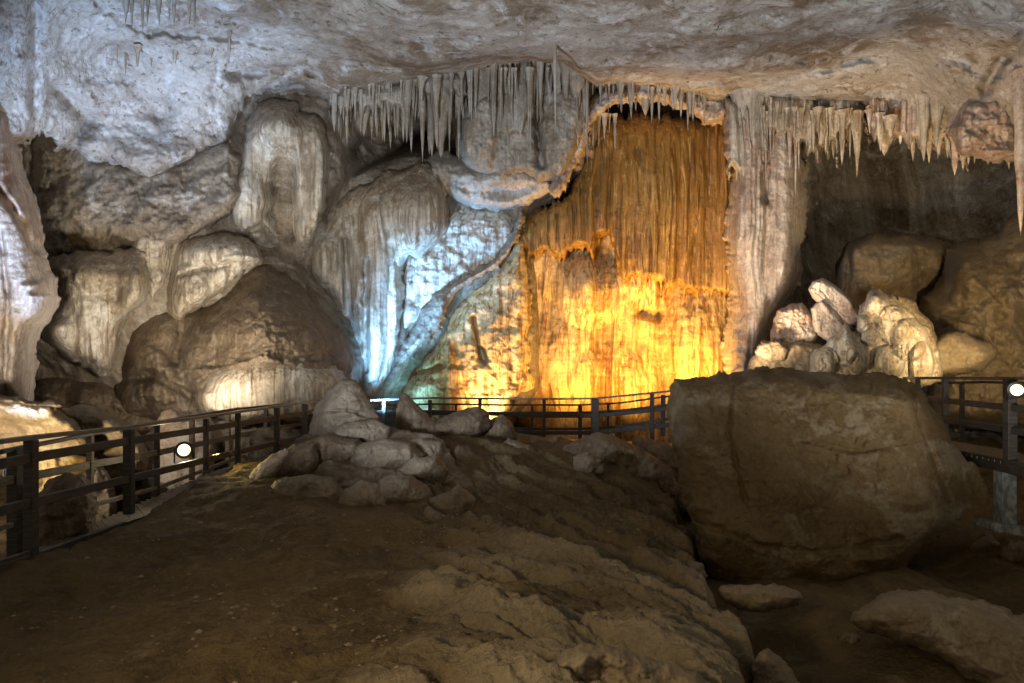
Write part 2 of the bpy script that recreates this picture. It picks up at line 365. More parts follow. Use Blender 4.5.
yceil = rbf([(-330, -500, 6), (0, -500, 6), (512, -500, 6.2), (1024, -500, 6.2), (1300, -500, 6), (-330, 0, 12), (-330, 150, 13), (0, -150, 10.5), (512, -150, 11), (1024, -150, 10.5),
             (1300, 0, 14), (1300, 150, 17), (0, 0, 13.2), (20, 60, 14.2), (20, 130, 15), (60, 130, 17.5), (100, 0, 15), (100, 60, 17.5), (160, 110, 18.8), (160, 170, 18.3), (230, 60, 18.5), (230, 130, 19.3),
             (230, 0, 15.5), (300, 30, 17), (300, 80, 19.6), (400, 0, 14.8), (400, 50, 17.6), (400, 95, 20), (500, 0, 14.5), (500, 60, 18), (500, 100, 20.5), (600, 0, 14.4), (600, 60, 18),
             (620, 100, 21), (700, 0, 14.3), (700, 60, 17.5), (700, 100, 20.5), (800, 0, 14.2), (800, 60, 17.3), (800, 105, 19.6), (900, 0, 14), (900, 60, 16.8), (900, 110, 19), (950, 130, 18), (1000, 100, 16.5), (1024, 0, 12.8), (1024, 60, 14.5), (1024, 140, 16.5)])
lip = [(-330, 175), (0, 150), (42, 138), (62, 152), (100, 166), (132, 178), (150, 184), (172, 176), (200, 165), (232, 152), (240, 122), (250, 102), (268, 93), (296, 92), (322, 100), (336, 104), (360, 98),
       (400, 92), (430, 86), (470, 78), (500, 70), (530, 66), (560, 70), (578, 84), (592, 96), (606, 96), (630, 98), (660, 99), (690, 108), (706, 118), (728, 112), (742, 104), (764, 110),
       (800, 114), (862, 114), (876, 130), (888, 142), (905, 128), (925, 138), (940, 150), (955, 163), (975, 160), (995, 165), (1012, 156), (1030, 160), (1080, 170), (1330, 180), (1330, -560), (-330, -560)]
def ceilcol(px, py, wx, wz):
    b = np.exp(-(((px-150)/120)**2+((py-90)/60)**2))*0.45  # pool of the vault lamp's light painted as a pale patch
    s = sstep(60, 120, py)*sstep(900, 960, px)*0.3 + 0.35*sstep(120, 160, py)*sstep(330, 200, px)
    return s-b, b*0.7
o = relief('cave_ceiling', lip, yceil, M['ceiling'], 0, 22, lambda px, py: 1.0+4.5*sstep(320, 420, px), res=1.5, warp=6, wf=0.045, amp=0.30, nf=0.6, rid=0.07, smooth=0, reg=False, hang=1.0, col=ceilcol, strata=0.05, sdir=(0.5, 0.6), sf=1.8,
           spikes=(5, 0.16),
           creases=(([(95, 0), (120, 20), (150, 35)], 0.22, 4), ([(34, -60), (36, 60), (33, 150)], 0.28, 5), ([(150, 30), (240, 40), (330, 60), (420, 70)], 0.25, 4),
                    ([(1024, 40), (1000, 62), (985, 90)], 0.4, 6), ([(600, 70), (700, 82), (800, 75), (900, 50)], 0.2, 4), ([(60, 160), (90, 120), (60, 90)], 0.4, 8), ([(230, 75), (300, 68), (350, 90)], 0.3, 5)))
tag(o, kind='structure')

# cave floor: world height field
def grid_floor():
    gx = np.linspace(-24, 24, 420); gy = np.linspace(-3, 36, 420)
    X, Y = np.meshgrid(gx, gy)
    Z = -1.15 + 0.16*fbm(X*0.8, Y*0.8, X*0, 5) + 0.05*ridged(X*2, Y*2, X*0, 3) + 0.35*sstep(12, 20, Y)*(np.abs(X) < 30) - 0.3*sstep(5, 9, X)*sstep(14, 10, Y)
    idx = np.arange(X.size).reshape(X.shape)
    q = np.stack([idx[:-1, :-1], idx[:-1, 1:], idx[1:, 1:], idx[1:, :-1]], -1).reshape(-1, 4)
    return link_mesh('cave_floor', np.stack([X, Y, Z], -1).reshape(-1, 3), q, M['ground'])
tag(grid_floor(), kind='structure')

# foreground mound: height field over camera-facing fan
MC = [(0, 683, 4.6), (200, 683, 4.3), (400, 683, 4.1), (600, 683, 4.0), (725, 683, 4.9), (-200, 683, 4.8), (512, 900, 2.6), (0, 900, 2.7), (900, 900, 2.8),
      (0, 578, 6.7), (70, 540, 8.0), (130, 512, 9.0), (190, 480, 10.5), (245, 466, 12.0), (100, 600, 6.3), (250, 570, 6.9), (200, 520, 8.5), (300, 500, 9.6),
      (300, 462, 11.6), (345, 442, 12.6), (400, 434, 13.2), (440, 432, 13.6), (500, 432, 14), (560, 442, 14.4), (610, 452, 14.6), (645, 470, 14.0), (660, 490, 13), (680, 530, 11), (690, 575, 8.6), (745, 650, 6.0),
      (400, 560, 7.2), (500, 560, 7.4), (600, 560, 7.8), (500, 490, 10.6), (420, 500, 10.0), (600, 500, 11), (600, 620, 5.5), (500, 620, 5.3), (400, 620, 5.2), (690, 630, 5.8), (380, 470, 11.4), (560, 470, 12.2)]
Q = [at(*p) for p in MC]
zr = rbf([(q.x*100, q.y*100, q.z) for q in Q] + [(-900, 2100, -1.0), (0, 2100, -1.0), (600, 2000, -1.2), (-300, 1700, -0.2), (100, 1700, -0.2), (-1300, 800, -0.7), (-800, 1400, -0.8)])
edge = [at(*p) for p in [(800, 900, 2.6), (735, 683, 4.7), (748, 655, 5.8), (738, 630, 6.5), (712, 600, 7.6), (697, 575, 8.5), (692, 545, 10), (686, 520, 11.5), (668, 490, 13.2), (655, 466, 14.4), (640, 455, 15.6)]]
edge_poly = [(p.x, p.y) for p in edge] + [(0.8, 16.6), (-2.5, 16.2), (-4.0, 14.5), (-4.55, 12.5), (-4.62, 9.6), (-4.55, 7.6), (-6.5, 5.5), (-9, 3), (-9, 0.5), (1.4, 0.5)]
def mound():
    n = 760; m = 620
    px = np.linspace(-220, 820, n); inv = np.linspace(1/16.8, 1/2.2, m)
    A, B = np.meshgrid(px, 1/inv)
    X = (A-512)/F*B; Y = B
    Z = zr(X*100, Y*100)
    d = sdf_poly(X, Y, edge_poly) + 0.10*fbm(X*2.2, Y*2.2, X*0+4, 4)
    th = -0.42; u = X*math.cos(th)+Y*math.sin(th); v = -X*math.sin(th)+Y*math.cos(th)   # long fissures
    rockm = sstep(-1.3, -0.1, X+0.4*fbm(X, Y, X*0+3, 3)+0.12*(Y-6))*sstep(14, 11, Y)
    uu = X*0.80-Y*0.60; vv = X*0.60+Y*0.80
    lay = vnoise(vv*2.4+0.9*fbm(X*0.6, Y*0.6, X*0, 3), uu*0.35, X*0+2)
    lay2 = vnoise(vv*6.5+1.5*fbm(X*0.8, Y*0.8, X*0+5, 3), uu*0.9, X*0+8)
    lay3 = vnoise(vv*15+2.0*fbm(X*1.3, Y*1.3, X*0+6, 3), uu*2.2, X*0+12)
    Z = Z + 0.07*fbm(X*0.9, Y*0.9, X*0+1, 7, 0.55) + (1-rockm)*0.025*ridged(X*3.2, Y*3.2, X*0, 4)
    Z = Z + rockm*(0.07*np.sign(lay)*np.abs(lay)**0.5 + 0.08*np.sign(lay2)*np.abs(lay2)**0.4 + 0.035*np.sign(lay3)*np.abs(lay3)**0.5 + 0.035*ridged(X*3, Y*3, X*0+9, 5, .6))
    Z = Z - 2.2*(1-sstep(-0.42, 0.10, d)**0.7)
    idx = np.arange(X.size).reshape(X.shape)
    q = np.stack([idx[:-1, :-1], idx[:-1, 1:], idx[1:, 1:], idx[1:, :-1]], -1)
    keep = (d > -0.6)
    kk = keep[:-1, :-1] | keep[1:, :-1] | keep[:-1, 1:] | keep[1:, 1:]
    q = q[kk]
    V = np.stack([X, Y, Z], -1).reshape(-1, 3); used = np.zeros(len(V), bool); used[q.ravel()] = True; rm = np.cumsum(used)-1
    st = (np.clip(-lay, 0, .5)*rockm).ravel(); pl = (np.clip(rockm*(lay2*0.5+0.42)*sstep(9.5, 6.5, Y)+rockm*0.12, 0, 0.75)).ravel()
    return link_mesh('rock_mound', V[used], rm[q], M['ground'], {'stain': st[used], 'pale': pl[used]})
tag(mound(), kind='structure')

# ------------------------------------------------------------------ wall formations (each one rock body)
def R(*a, label=None, cat='rock', group=None, **k):
    return tag(relief(*a, **k), label, cat, group)
fm_all = None
def below(y0, y1): return lambda px, py: sstep(y0, y1, py)

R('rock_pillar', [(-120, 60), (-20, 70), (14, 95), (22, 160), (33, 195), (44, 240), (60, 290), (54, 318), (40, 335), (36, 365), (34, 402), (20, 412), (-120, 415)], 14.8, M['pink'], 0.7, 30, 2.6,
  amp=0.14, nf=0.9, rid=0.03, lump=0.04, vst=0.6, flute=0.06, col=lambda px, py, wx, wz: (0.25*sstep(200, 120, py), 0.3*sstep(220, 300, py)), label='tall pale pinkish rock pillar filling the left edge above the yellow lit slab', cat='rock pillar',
  creases=(([(-10, 180), (14, 210), (36, 250)], 0.3, 4), ([(0, 230), (8, 300), (4, 400)], 0.2, 3)))
R('rock_ledge', [(30, 125), (60, 135), (110, 150), (150, 165), (200, 150), (240, 140), (245, 210), (200, 235), (170, 250), (140, 245), (60, 262), (40, 250), (30, 200)], 18.8, M['wall'], 0.35, 20, 0.7,
  amp=0.22, nf=1.2, rid=0.06, lump=0.08, strata=0.10, sdir=(-0.5, 1), sf=2.0, label='rough brown and white rock shelf below the bluish vault on the left', cat='rock ledge',
  col=lambda px, py, wx, wz: (0.1+0*px, 0.35*sstep(110, 60, px)))
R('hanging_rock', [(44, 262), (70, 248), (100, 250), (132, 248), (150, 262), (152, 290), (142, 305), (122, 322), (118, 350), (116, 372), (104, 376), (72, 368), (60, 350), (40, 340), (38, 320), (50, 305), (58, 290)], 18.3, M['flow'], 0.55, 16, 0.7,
  amp=0.14, nf=1.2, rid=0.03, lump=0.08, lf=1.4, vst=0.6, flute=0.14, ff=3.6, fmask=lambda px, py: sstep(70, 85, px)*sstep(280, 310, py), domes=((60, 335, 18, 20, 0.35), (95, 275, 35, 20, 0.35), (132, 290, 16, 35, 0.4)),
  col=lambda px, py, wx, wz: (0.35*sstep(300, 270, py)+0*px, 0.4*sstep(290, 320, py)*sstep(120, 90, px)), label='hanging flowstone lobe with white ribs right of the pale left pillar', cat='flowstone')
R('hanging_rock', [(128, 225), (150, 215), (172, 225), (176, 250), (168, 285), (158, 305), (150, 310), (140, 285), (128, 255)], 19.0, M['flow'], 0.3, 12, 0.7, amp=0.12, nf=1.5, flute=0.06,
  label='narrow hanging rock fin between two big flowstone lobes on the left', cat='flowstone')
R('hanging_rock', [(172, 262), (178, 240), (200, 232), (222, 228), (246, 236), (262, 250), (266, 262), (250, 270), (238, 285), (215, 300), (195, 312), (182, 326), (168, 318), (164, 300)], 18.9, M['flow'], 0.6, 16, 0.7,
  amp=0.13, nf=1.2, rid=0.03, lump=0.07, lf=1.5, vst=0.6, flute=0.13, ff=3.6, fmask=below(240, 262), domes=((220, 250, 40, 20, 0.4), (190, 290, 24, 28, 0.3)), label='rounded hanging flowstone lobe above the brown dome shaped mound', cat='flowstone',
  creases=(([(180, 275), (210, 268), (240, 262)], 0.25, 3),), col=lambda px, py, wx, wz: (0.4*sstep(250, 236, py), 0.35*sstep(240, 255, py)*sstep(290, 270, py)))
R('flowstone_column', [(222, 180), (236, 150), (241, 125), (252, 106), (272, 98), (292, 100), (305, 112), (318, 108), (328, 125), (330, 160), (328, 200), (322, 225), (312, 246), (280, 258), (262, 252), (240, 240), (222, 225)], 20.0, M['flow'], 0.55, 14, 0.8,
  amp=0.11, nf=1.2, vst=0.4, flute=0.17, ff=3.6, fmask=below(125, 150), domes=((278, 125, 34, 30, 0.5), (245, 210, 26, 45, 0.4)), creases=(([(283, 176), (284, 215), (288, 250)], 1.3, 13), ([(240, 238), (262, 225), (275, 240)], 0.3, 3)),
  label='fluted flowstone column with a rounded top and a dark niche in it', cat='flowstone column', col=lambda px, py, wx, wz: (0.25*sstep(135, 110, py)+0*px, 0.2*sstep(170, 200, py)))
R('flowstone_mound', [(262, 262), (285, 275), (310, 295), (330, 318), (352, 345), (356, 365), (350, 385), (335, 400), (330, 430), (150, 430), (112, 420), (110, 385), (120, 350), (130, 325), (160, 305), (200, 310), (225, 292), (240, 272)], 19.0, M['brown'], 1.1, 50, 1.0,
  amp=0.22, nf=1.0, rid=0.07, gain=0.6, strata=0.15, sdir=(-0.25, 1), sf=2.6, flute=0.10, ff=3.2, fmask=below(320, 370), domes=((270, 340, 85, 75, 1.0),), creases=(([(182, 330), (176, 360), (190, 400)], 0.5, 9), ([(120, 380), (150, 375), (190, 395)], 0.5, 6)),
  label='brown dome shaped flowstone mound with dripping cream ribs at its foot', cat='flowstone mound', col=lambda px, py, wx, wz: (0.1*sstep(300, 340, py), 0.25*sstep(250, 350, px)*sstep(340, 300, py)))
R('flowstone_curtain', [(205, 372), (225, 362), (255, 356), (285, 354), (308, 350), (312, 362), (330, 360), (342, 366), (346, 385), (338, 400), (330, 425), (205, 425), (190, 395)], 17.6, M['flow'], 0.35, 12, 1.6,
  amp=0.04, nf=1.0, vst=0.3, flute=0.22, ff=3.6, res=1.0, domes=((275, 395, 80, 60, 0.6),), label='cream ribbed curtain at the foot of the brown dome mound', cat='flowstone', col=lambda px, py, wx, wz: (0.25*sstep(300, 285, px)*0.6, 0.3*sstep(280, 300, px)*sstep(325, 310, px)))
R('rock_shelf', [(30, 375), (60, 372), (110, 378), (122, 392), (180, 400), (200, 415), (200, 440), (30, 440)], 19.2, M['brown'], 0.5, 14, 1.5, amp=0.2, nf=1, strata=0.08, label='low brown rock shelf between the pale pillar and the brown mound', cat='rock ledge')
# big draped column left of the blue light
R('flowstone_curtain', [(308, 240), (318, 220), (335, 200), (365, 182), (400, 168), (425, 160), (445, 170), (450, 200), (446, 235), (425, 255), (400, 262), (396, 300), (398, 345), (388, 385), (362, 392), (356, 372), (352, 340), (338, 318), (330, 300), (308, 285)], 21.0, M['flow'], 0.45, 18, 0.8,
  amp=0.09, nf=1.0, vst=0.35, flute=0.24, ff=3.4, res=1.1, fmask=lambda px, py: sstep(190, 225, py+0.35*(px-380)), domes=((372, 280, 20, 130, 0.45), (322, 260, 18, 30, 0.4), (412, 215, 35, 40, 0.5)),
  creases=(([(345, 240), (350, 330)], 0.35, 4), ([(366, 260), (366, 370)], 0.3, 3)), label='tall ribbed cream curtain just left of the blue lit rock', cat='flowstone',
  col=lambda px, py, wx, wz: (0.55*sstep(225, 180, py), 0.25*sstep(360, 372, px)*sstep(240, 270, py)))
R('flowstone_ledge', [(330, 212), (372, 180), (430, 150), (470, 158), (520, 160), (552, 170), (560, 188), (540, 202), (500, 212), (470, 206), (448, 198), (420, 176), (380, 195), (340, 225)], 21.5, M['stal'], 0.35, 10, 1.0, amp=0.16, nf=1.6, rid=0.05, lump=0.05,
  domes=((495, 178, 50, 14, 0.5),), label='smooth pale ledge under the central stalactites, tray shaped at its right end', cat='rock ledge', col=lambda px, py, wx, wz: (0*px+0.1, 0.3*sstep(450, 480, px)))
# blue lit rough rock, diagonal ridge, stained wedge
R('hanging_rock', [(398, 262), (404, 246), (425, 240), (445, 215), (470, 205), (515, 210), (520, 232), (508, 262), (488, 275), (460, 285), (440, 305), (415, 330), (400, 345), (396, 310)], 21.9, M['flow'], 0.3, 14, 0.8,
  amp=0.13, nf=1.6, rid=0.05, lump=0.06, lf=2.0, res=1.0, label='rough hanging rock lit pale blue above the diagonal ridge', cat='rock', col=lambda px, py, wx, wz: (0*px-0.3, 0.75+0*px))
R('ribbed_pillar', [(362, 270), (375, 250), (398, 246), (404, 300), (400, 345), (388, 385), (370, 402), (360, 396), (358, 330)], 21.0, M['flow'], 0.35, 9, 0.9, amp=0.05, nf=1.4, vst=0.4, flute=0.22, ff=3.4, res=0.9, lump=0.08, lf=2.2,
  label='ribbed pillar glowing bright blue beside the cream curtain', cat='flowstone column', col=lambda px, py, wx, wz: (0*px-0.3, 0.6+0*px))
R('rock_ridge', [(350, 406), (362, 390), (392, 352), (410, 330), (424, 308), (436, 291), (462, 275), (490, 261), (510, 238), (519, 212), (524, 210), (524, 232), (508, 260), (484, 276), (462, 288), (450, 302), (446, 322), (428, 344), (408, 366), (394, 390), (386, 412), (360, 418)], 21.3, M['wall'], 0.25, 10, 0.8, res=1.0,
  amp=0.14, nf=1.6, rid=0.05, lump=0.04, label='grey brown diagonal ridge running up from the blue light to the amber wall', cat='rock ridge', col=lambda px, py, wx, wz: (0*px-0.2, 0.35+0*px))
R('flowstone_wedge', [(385, 430), (392, 395), (412, 366), (436, 340), (448, 318), (462, 296), (482, 280), (502, 262), (516, 236), (530, 240), (534, 430)], 21.9, M['gold'], 0.35, 14, 0.9, res=1.0, amp=0.14, nf=1.3, rid=0.03, flute=0.09, ff=4.0,
  fmask=lambda px, py: sstep(470, 440, px)+sstep(500, 508, px)+0.3, creases=(([(474, 318), (478, 345), (484, 360)], 0.6, 2.6), ([(400, 378), (420, 373), (440, 368)], 0.3, 2.5), ([(452, 340), (462, 380), (475, 410)], 0.2, 3)),
  label='pale flowstone wedge with orange stains under the diagonal ridge', cat='flowstone', col=lambda px, py, wx, wz: (0.5*np.exp(-((px-(448+0.02*py))/5)**2)*sstep(310, 330, py)-0.15, 0.5*sstep(455, 470, px)+0.7*sstep(440, 420, px)+0*py))
# amber wall and the rusty curtain above it
R('amber_flowstone_wall', [(508, 215), (540, 195), (600, 190), (700, 190), (745, 200), (765, 300), (775, 360), (790, 480), (505, 480)], 23.3, M['gold'], 0.4, 14, 1.0, res=1.0, warp=1.5, amp=0.09, nf=1.0, rid=0.02, lump=0.045, lf=1.6, vst=0.35,
  flute=0.30, ff=3.0, domes=((590, 290, 40, 40, 0.7), (645, 270, 30, 50, 0.6), (700, 350, 40, 80, 0.6), (560, 360, 40, 60, 0.3), (620, 390, 60, 50, 0.4)), creases=(([(640, 300), (640, 312), (655, 316)], 0.5, 5), ([(524, 250), (526, 400)], 0.25, 3)),
  label='tall rippled flowstone wall glowing amber behind the far railing', cat='flowstone wall')
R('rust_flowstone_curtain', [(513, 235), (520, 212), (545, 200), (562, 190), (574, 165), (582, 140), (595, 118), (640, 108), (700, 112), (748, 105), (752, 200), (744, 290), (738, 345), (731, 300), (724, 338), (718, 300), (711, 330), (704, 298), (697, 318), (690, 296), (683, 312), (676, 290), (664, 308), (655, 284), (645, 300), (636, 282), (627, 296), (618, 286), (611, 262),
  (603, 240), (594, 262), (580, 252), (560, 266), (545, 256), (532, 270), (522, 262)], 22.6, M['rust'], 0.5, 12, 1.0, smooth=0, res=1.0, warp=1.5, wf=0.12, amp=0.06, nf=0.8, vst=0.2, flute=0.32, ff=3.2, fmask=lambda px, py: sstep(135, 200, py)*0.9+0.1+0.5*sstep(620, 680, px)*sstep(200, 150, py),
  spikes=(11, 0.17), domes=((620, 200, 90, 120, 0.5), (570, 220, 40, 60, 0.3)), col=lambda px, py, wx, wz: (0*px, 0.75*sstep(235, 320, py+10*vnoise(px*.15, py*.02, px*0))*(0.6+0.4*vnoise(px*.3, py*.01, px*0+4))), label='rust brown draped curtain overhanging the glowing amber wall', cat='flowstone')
R('arched_ledge', [(560, 128), (580, 100), (610, 80), (650, 76), (700, 88), (745, 92), (745, 122), (728, 124), (706, 128), (690, 112), (650, 104), (620, 106), (600, 118), (588, 145), (576, 178), (560, 198), (545, 196), (556, 165)], 20.8, M['pink'], 0.4, 9, 1.6, amp=0.22, nf=1.5, rid=0.06, lump=0.07, res=1.0, spikes=(4, .2),
  label='pale arched rock rim over the top of the rust curtain', cat='rock ledge')
# central hanging cluster body
R('stalactite_cluster', [(455, 105), (480, 80), (520, 62), (560, 58), (590, 72), (592, 110), (585, 145), (572, 172), (560, 190), (548, 182), (538, 192), (525, 176), (505, 186), (480, 178), (462, 170), (452, 150)], 21.0, M['stal'], 0.7, 14, 1.8, amp=0.15, nf=1.5, flute=0.22, ff=2.6, res=1.0, spikes=(6, 0.15),
  domes=((480, 125, 22, 50, 0.5), (560, 130, 24, 60, 0.6)), creases=(([(455, 110), (460, 155)], 0.6, 4), ([(536, 120), (542, 165)], 0.5, 4)), label='thick fused stalactite mass left of the rust curtain', cat='stalactite cluster')
# right column and its flutes
R('flowstone_column', [(724, 110), (740, 92), (772, 100), (800, 112), (806, 150), (808, 200), (803, 245), (800, 280), (790, 300), (775, 318), (768, 340), (762, 365), (756, 385), (722, 388), (724, 340), (730, 300), (724, 250), (728, 200), (732, 150)], 20.6, M['pink'], 0.8, 22, 2.0,
  amp=0.13, nf=1.3, rid=0.03, lump=0.04, vst=0.4, flute=0.25, ff=3.4, fmask=lambda px, py: sstep(790, 760, px)*0.8+0.2, res=1.0, domes=((748, 190, 22, 130, 0.5), (785, 260, 20, 60, 0.4)),
  creases=(([(767, 130), (765, 200)], 0.3, 3),), label='thick pale fluted column reaching the ceiling right of the amber wall', cat='flowstone column', col=lambda px, py, wx, wz: (0.3*sstep(760, 740, px)*sstep(260, 200, py), 0.2*sstep(770, 790, px)))
# right recess: boulders at the back
R('stone', [(888, 312), (898, 296), (914, 302), (930, 318), (940, 340), (930, 352), (905, 345), (892, 330)], 17.6, M['tan'], 0.5, 9, closed=True, res=0.8, amp=0.12, nf=1.8, smooth=0, facet=0.5, label='angular tan block behind the right end of the pale stalagmites', cat='stone')
R('stone', [(755, 352), (762, 342), (776, 340), (790, 350), (784, 362), (764, 364)], 16.9, M['tan'], 0.3, 6, closed=True, res=0.8, amp=0.08, nf=2.2, smooth=0, facet=0.4, label='small block at the left end of the rubble beside the column foot', cat='stone')
R('boulder', [(836, 262), (846, 242), (868, 234), (900, 232), (935, 236), (955, 248), (952, 272), (940, 295), (930, 310), (900, 318), (860, 312), (835, 300)], 24.5, M['tan'], 1.6, 22, closed=True, amp=0.25, nf=0.8, rid=0.05, planes=((850, 260, -1, 0.2, 0.03), (900, 275, 0.3, 1, 0.02)), creases=(([(846, 240), (850, 270), (845, 300)], .3, 3),),
  label='large smooth boulder in the dark recess behind the pale stalagmites', cat='boulder')
R('rock_mass', [(945, 255), (960, 240), (990, 238), (1010, 215), (1040, 200), (1300, 190), (1300, 440), (930, 440), (925, 375), (920, 350), (918, 300), (935, 290)], 21.0, M['tan'], 1.2, 40, 3.0, amp=0.4, nf=0.7, rid=0.08, lump=0.25, lf=0.7, res=1.3,
  domes=((965, 275, 26, 36, 0.7), (1000, 300, 40, 50, 0.6), (1015, 350, 36, 36, 0.5), (955, 335, 35, 40, 0.5)), label='heap of rounded brown rock against the right wall of the recess', cat='rock')
R('boulder', [(918, 362), (935, 338), (960, 330), (985, 340), (1000, 352), (985, 368), (965, 378), (920, 380)], 17.8, M['tan'], 0.8, 14, closed=True, amp=0.15, nf=1.2, label='tan boulder right behind the right hand railing end', cat='boulder')
R('stone_slab', [(808, 290), (813, 281), (822, 277), (836, 284), (852, 300), (864, 318), (860, 332), (846, 330), (828, 312), (812, 298)], 17.6, M['pink'], 0.35, 5, closed=True, res=0.7, warp=0.8, amp=0.06, nf=2.5, strata=0.10, sdir=(0.8, 1.0), sf=5, smooth=0, label='tilted layered slab leaning against the pale stalagmites', cat='stone slab')
R('stone', [(810, 308), (822, 298), (842, 316), (850, 334), (832, 344), (814, 332)], 17.4, M['pink'], 0.3, 6, closed=True, res=0.8, warp=1, amp=0.06, nf=2, smooth=0, label='pale wedge stone under the tilted layered slab', cat='stone')
R('boulder', [(770, 332), (778, 310), (790, 304), (802, 303), (814, 314), (820, 334), (812, 352), (790, 356), (772, 350)], 17.8, M['pink'], 0.5, 9, closed=True, res=0.8, warp=1.2, amp=0.10, nf=2, rid=0.05, strata=0.06, sdir=(-0.4, 1), sf=5, smooth=0, label='rugged pinkish stone between the column and the tilted slab', cat='boulder')
R('low_rock', [(742, 374), (752, 352), (772, 344), (800, 340), (826, 342), (838, 352), (840, 392), (742, 392)], 17.3, M['tan'], 0.5, 10, closed=True, res=0.9, amp=0.12, nf=1.6, lump=0.06, label='low brown rock at the foot of the pale column', cat='rock')
R('stalagmite_cluster', [(808, 368), (812, 352), (824, 346), (829, 338), (838, 336), (842, 326), (848, 321), (854, 334), (857, 322), (858, 306), (864, 302), (868, 292), (877, 288), (886, 296), (894, 294), (901, 306), (912, 310), (918, 322), (930, 326), (935, 345), (942, 352), (942, 392), (812, 392)], 16.6, M['flow'], 0.5, 9, closed=True, res=0.8, warp=1.2, wf=0.1, amp=0.06, nf=2.5, lump=0.10, lf=3.4, flute=0.08, fmask=below(335, 360),
  domes=((826, 362, 13, 15, 0.4), (845, 345, 12, 22, 0.4), (876, 305, 14, 14, 0.5), (872, 335, 11, 12, 0.35), (858, 358, 12, 16, 0.5), (893, 325, 16, 20, 0.4), (910, 340, 18, 22, 0.4), (890, 362, 16, 18, 0.45), (922, 365, 12, 24, 0.35), (862, 324, 8, 9, 0.4)),
  label='cluster of pale knobbly stalagmites behind the big boulder', cat='stalagmite', col=lambda px, py, wx, wz: (0.3*sstep(890, 925, px)-0.1, 0.35*sstep(900, 860, px)))

# ------------------------------------------------------------------ stalactites: one object each
random.seed(4)
def stalactite(px, ytop, ytip, wpx, Y, label, group, mat, bend=0.0, blunt=0.15, name='stalactite'):
    a = at(px, ytop, Y); b = at(px+bend, ytip, Y); r0 = wpx/2/F*Y; n = 12; m = max(8, int((ytip-ytop)/4)); m = min(m, 26)
    L = a.z-b.z; V = []; Fc = []
    ex = random.uniform(0.7, 1.25); ph = [random.uniform(0, 6.28) for _ in range(4)]; nr = random.choice((3, 4, 5))
    for i in range(m+1):
        t = i/m; prof = (1-t)**ex * (1-blunt)+blunt*(1-t**6)
        prof *= 1+0.13*math.sin(t*8+ph[0])+0.09*math.sin(t*19+ph[1])
        flare = 1+0.5*math.exp(-t*9)
        c = a.lerp(b, t)+Vector((0.06*r0*math.sin(t*5+ph[2]), 0.06*r0*math.cos(t*4+ph[3]), 0))
        for k in range(n):
            an = 2*math.pi*k/n
            rr = r0*prof*flare*(1+0.16*math.sin(nr*an+ph[1]+t*0.8)+0.07*math.sin(7*an+ph[2]))+0.002
            V.append((c.x+rr*math.cos(an), c.y+rr*math.sin(an)*0.9, c.z))
    for i in range(m):
        for k in range(n):
            k2 = (k+1) % n; Fc.append((i*n+k, (i+1)*n+k, (i+1)*n+k2, i*n+k2))
    Fc.append(tuple(range(n-1, -1, -1))) ; Fc.append(tuple(m*n+k for k in range(n)))
    o = link_mesh(name, V, Fc, mat)
    return tag(o, label, 'stalactite', group)
def row(x0, x1, n, top, tip, wd, Y, label, group, mat, jit=0.5, **k):
    for i in range(n):
        t = (i+random.uniform(-jit, jit)*0.8+0.5)/n; x = x0+(x1-x0)*t
        tp = top(x) if callable(top) else top; ti = tip(x) if callable(tip) else tip
        u = random.random(); big = 1.9 if random.random() < 0.14 else 1.0
        stalactite(x, tp-4, tp+(ti-tp)*(0.22+0.86*u**0.9), random.uniform(*wd)*(0.7+0.5*u)*big, Y+random.uniform(-0.4, 0.4), label, group, mat, bend=random.uniform(-0.8, 0.8), **k)
def toothed(x0, x1, top, bot, amp, step):
    p = []; x = x0
    rr = random.Random(int(x0*7+x1))
    while x < x1:
        wd = step*rr.uniform(0.6, 1.5); b = bot(x) if callable(bot) else bot
        p += [(x, b-amp*rr.uniform(0.5, 1.0)), (x+wd*0.45, b+amp*rr.uniform(-0.3, 0.8)), (x+wd*0.6, b+amp*rr.uniform(-0.3, 0.5))]; x += wd
    q = [(x, (top(x) if callable(top) else top)) for x in np.linspace(x1, x0, 8)]
    return p+q
def curtain(x0, x1, top, bot, amp, step, Y, mat, label, **k):
    kk = dict(res=0.8, smooth=0, warp=1.2, wf=0.15, amp=0.10, nf=1.4, vst=0.4, flute=0.30, ff=3.2); kk.update(k)
    tag(relief('stalactite_curtain', toothed(x0, x1, top, bot, amp, step), Y, mat, 0.45, 7, 1.4, **kk), label, 'stalactite curtain')
curtain(326, 412, lambda x: 84-(x-330)*.1, lambda x: 122-(x-330)*.05, 16, 9, 20.5, M['stal'], 'ragged grey curtain behind the dense stalactites left of the black hollow')
curtain(408, 470, 66, lambda x: 108-5*math.sin(x*.2), 16, 8, 20.5, M['stal'], 'narrow ragged grey curtain over the left half of the black hollow')
curtain(468, 590, 50, lambda x: 140+12*math.sin(x*.09), 20, 11, 20.6, M['stal'], 'broad ragged curtain over the thick fused stalactite mass')
curtain(764, 864, 88, lambda x: 150-12*math.sin(x*.06), 17, 12, 20.0, M['flow'], 'flat topped ragged cream curtain at the edge of the dark recess')
curtain(724, 770, 96, lambda x: 215-abs(x-748)*2.0, 22, 9, 20.0, M['stal'], 'grey dripping curtain down the front of the pale column')
curtain(866, 962, 88, lambda x: 134+(x-866)*.32, 13, 14, 18.9, M['pink'], 'low ragged brown curtain between the blunt and the two grey stalactites')
G1 = 'stalactites hanging along the central ceiling lip'
row(330, 404, 30, lambda x: 88-(x-332)*0.12, lambda x: 140+5*math.sin(x*.2), (3, 7), 20.3, 'slim grey stalactite in the dense row left of the black hollow', G1+' left of the hollow', M['stal'], blunt=0.3)
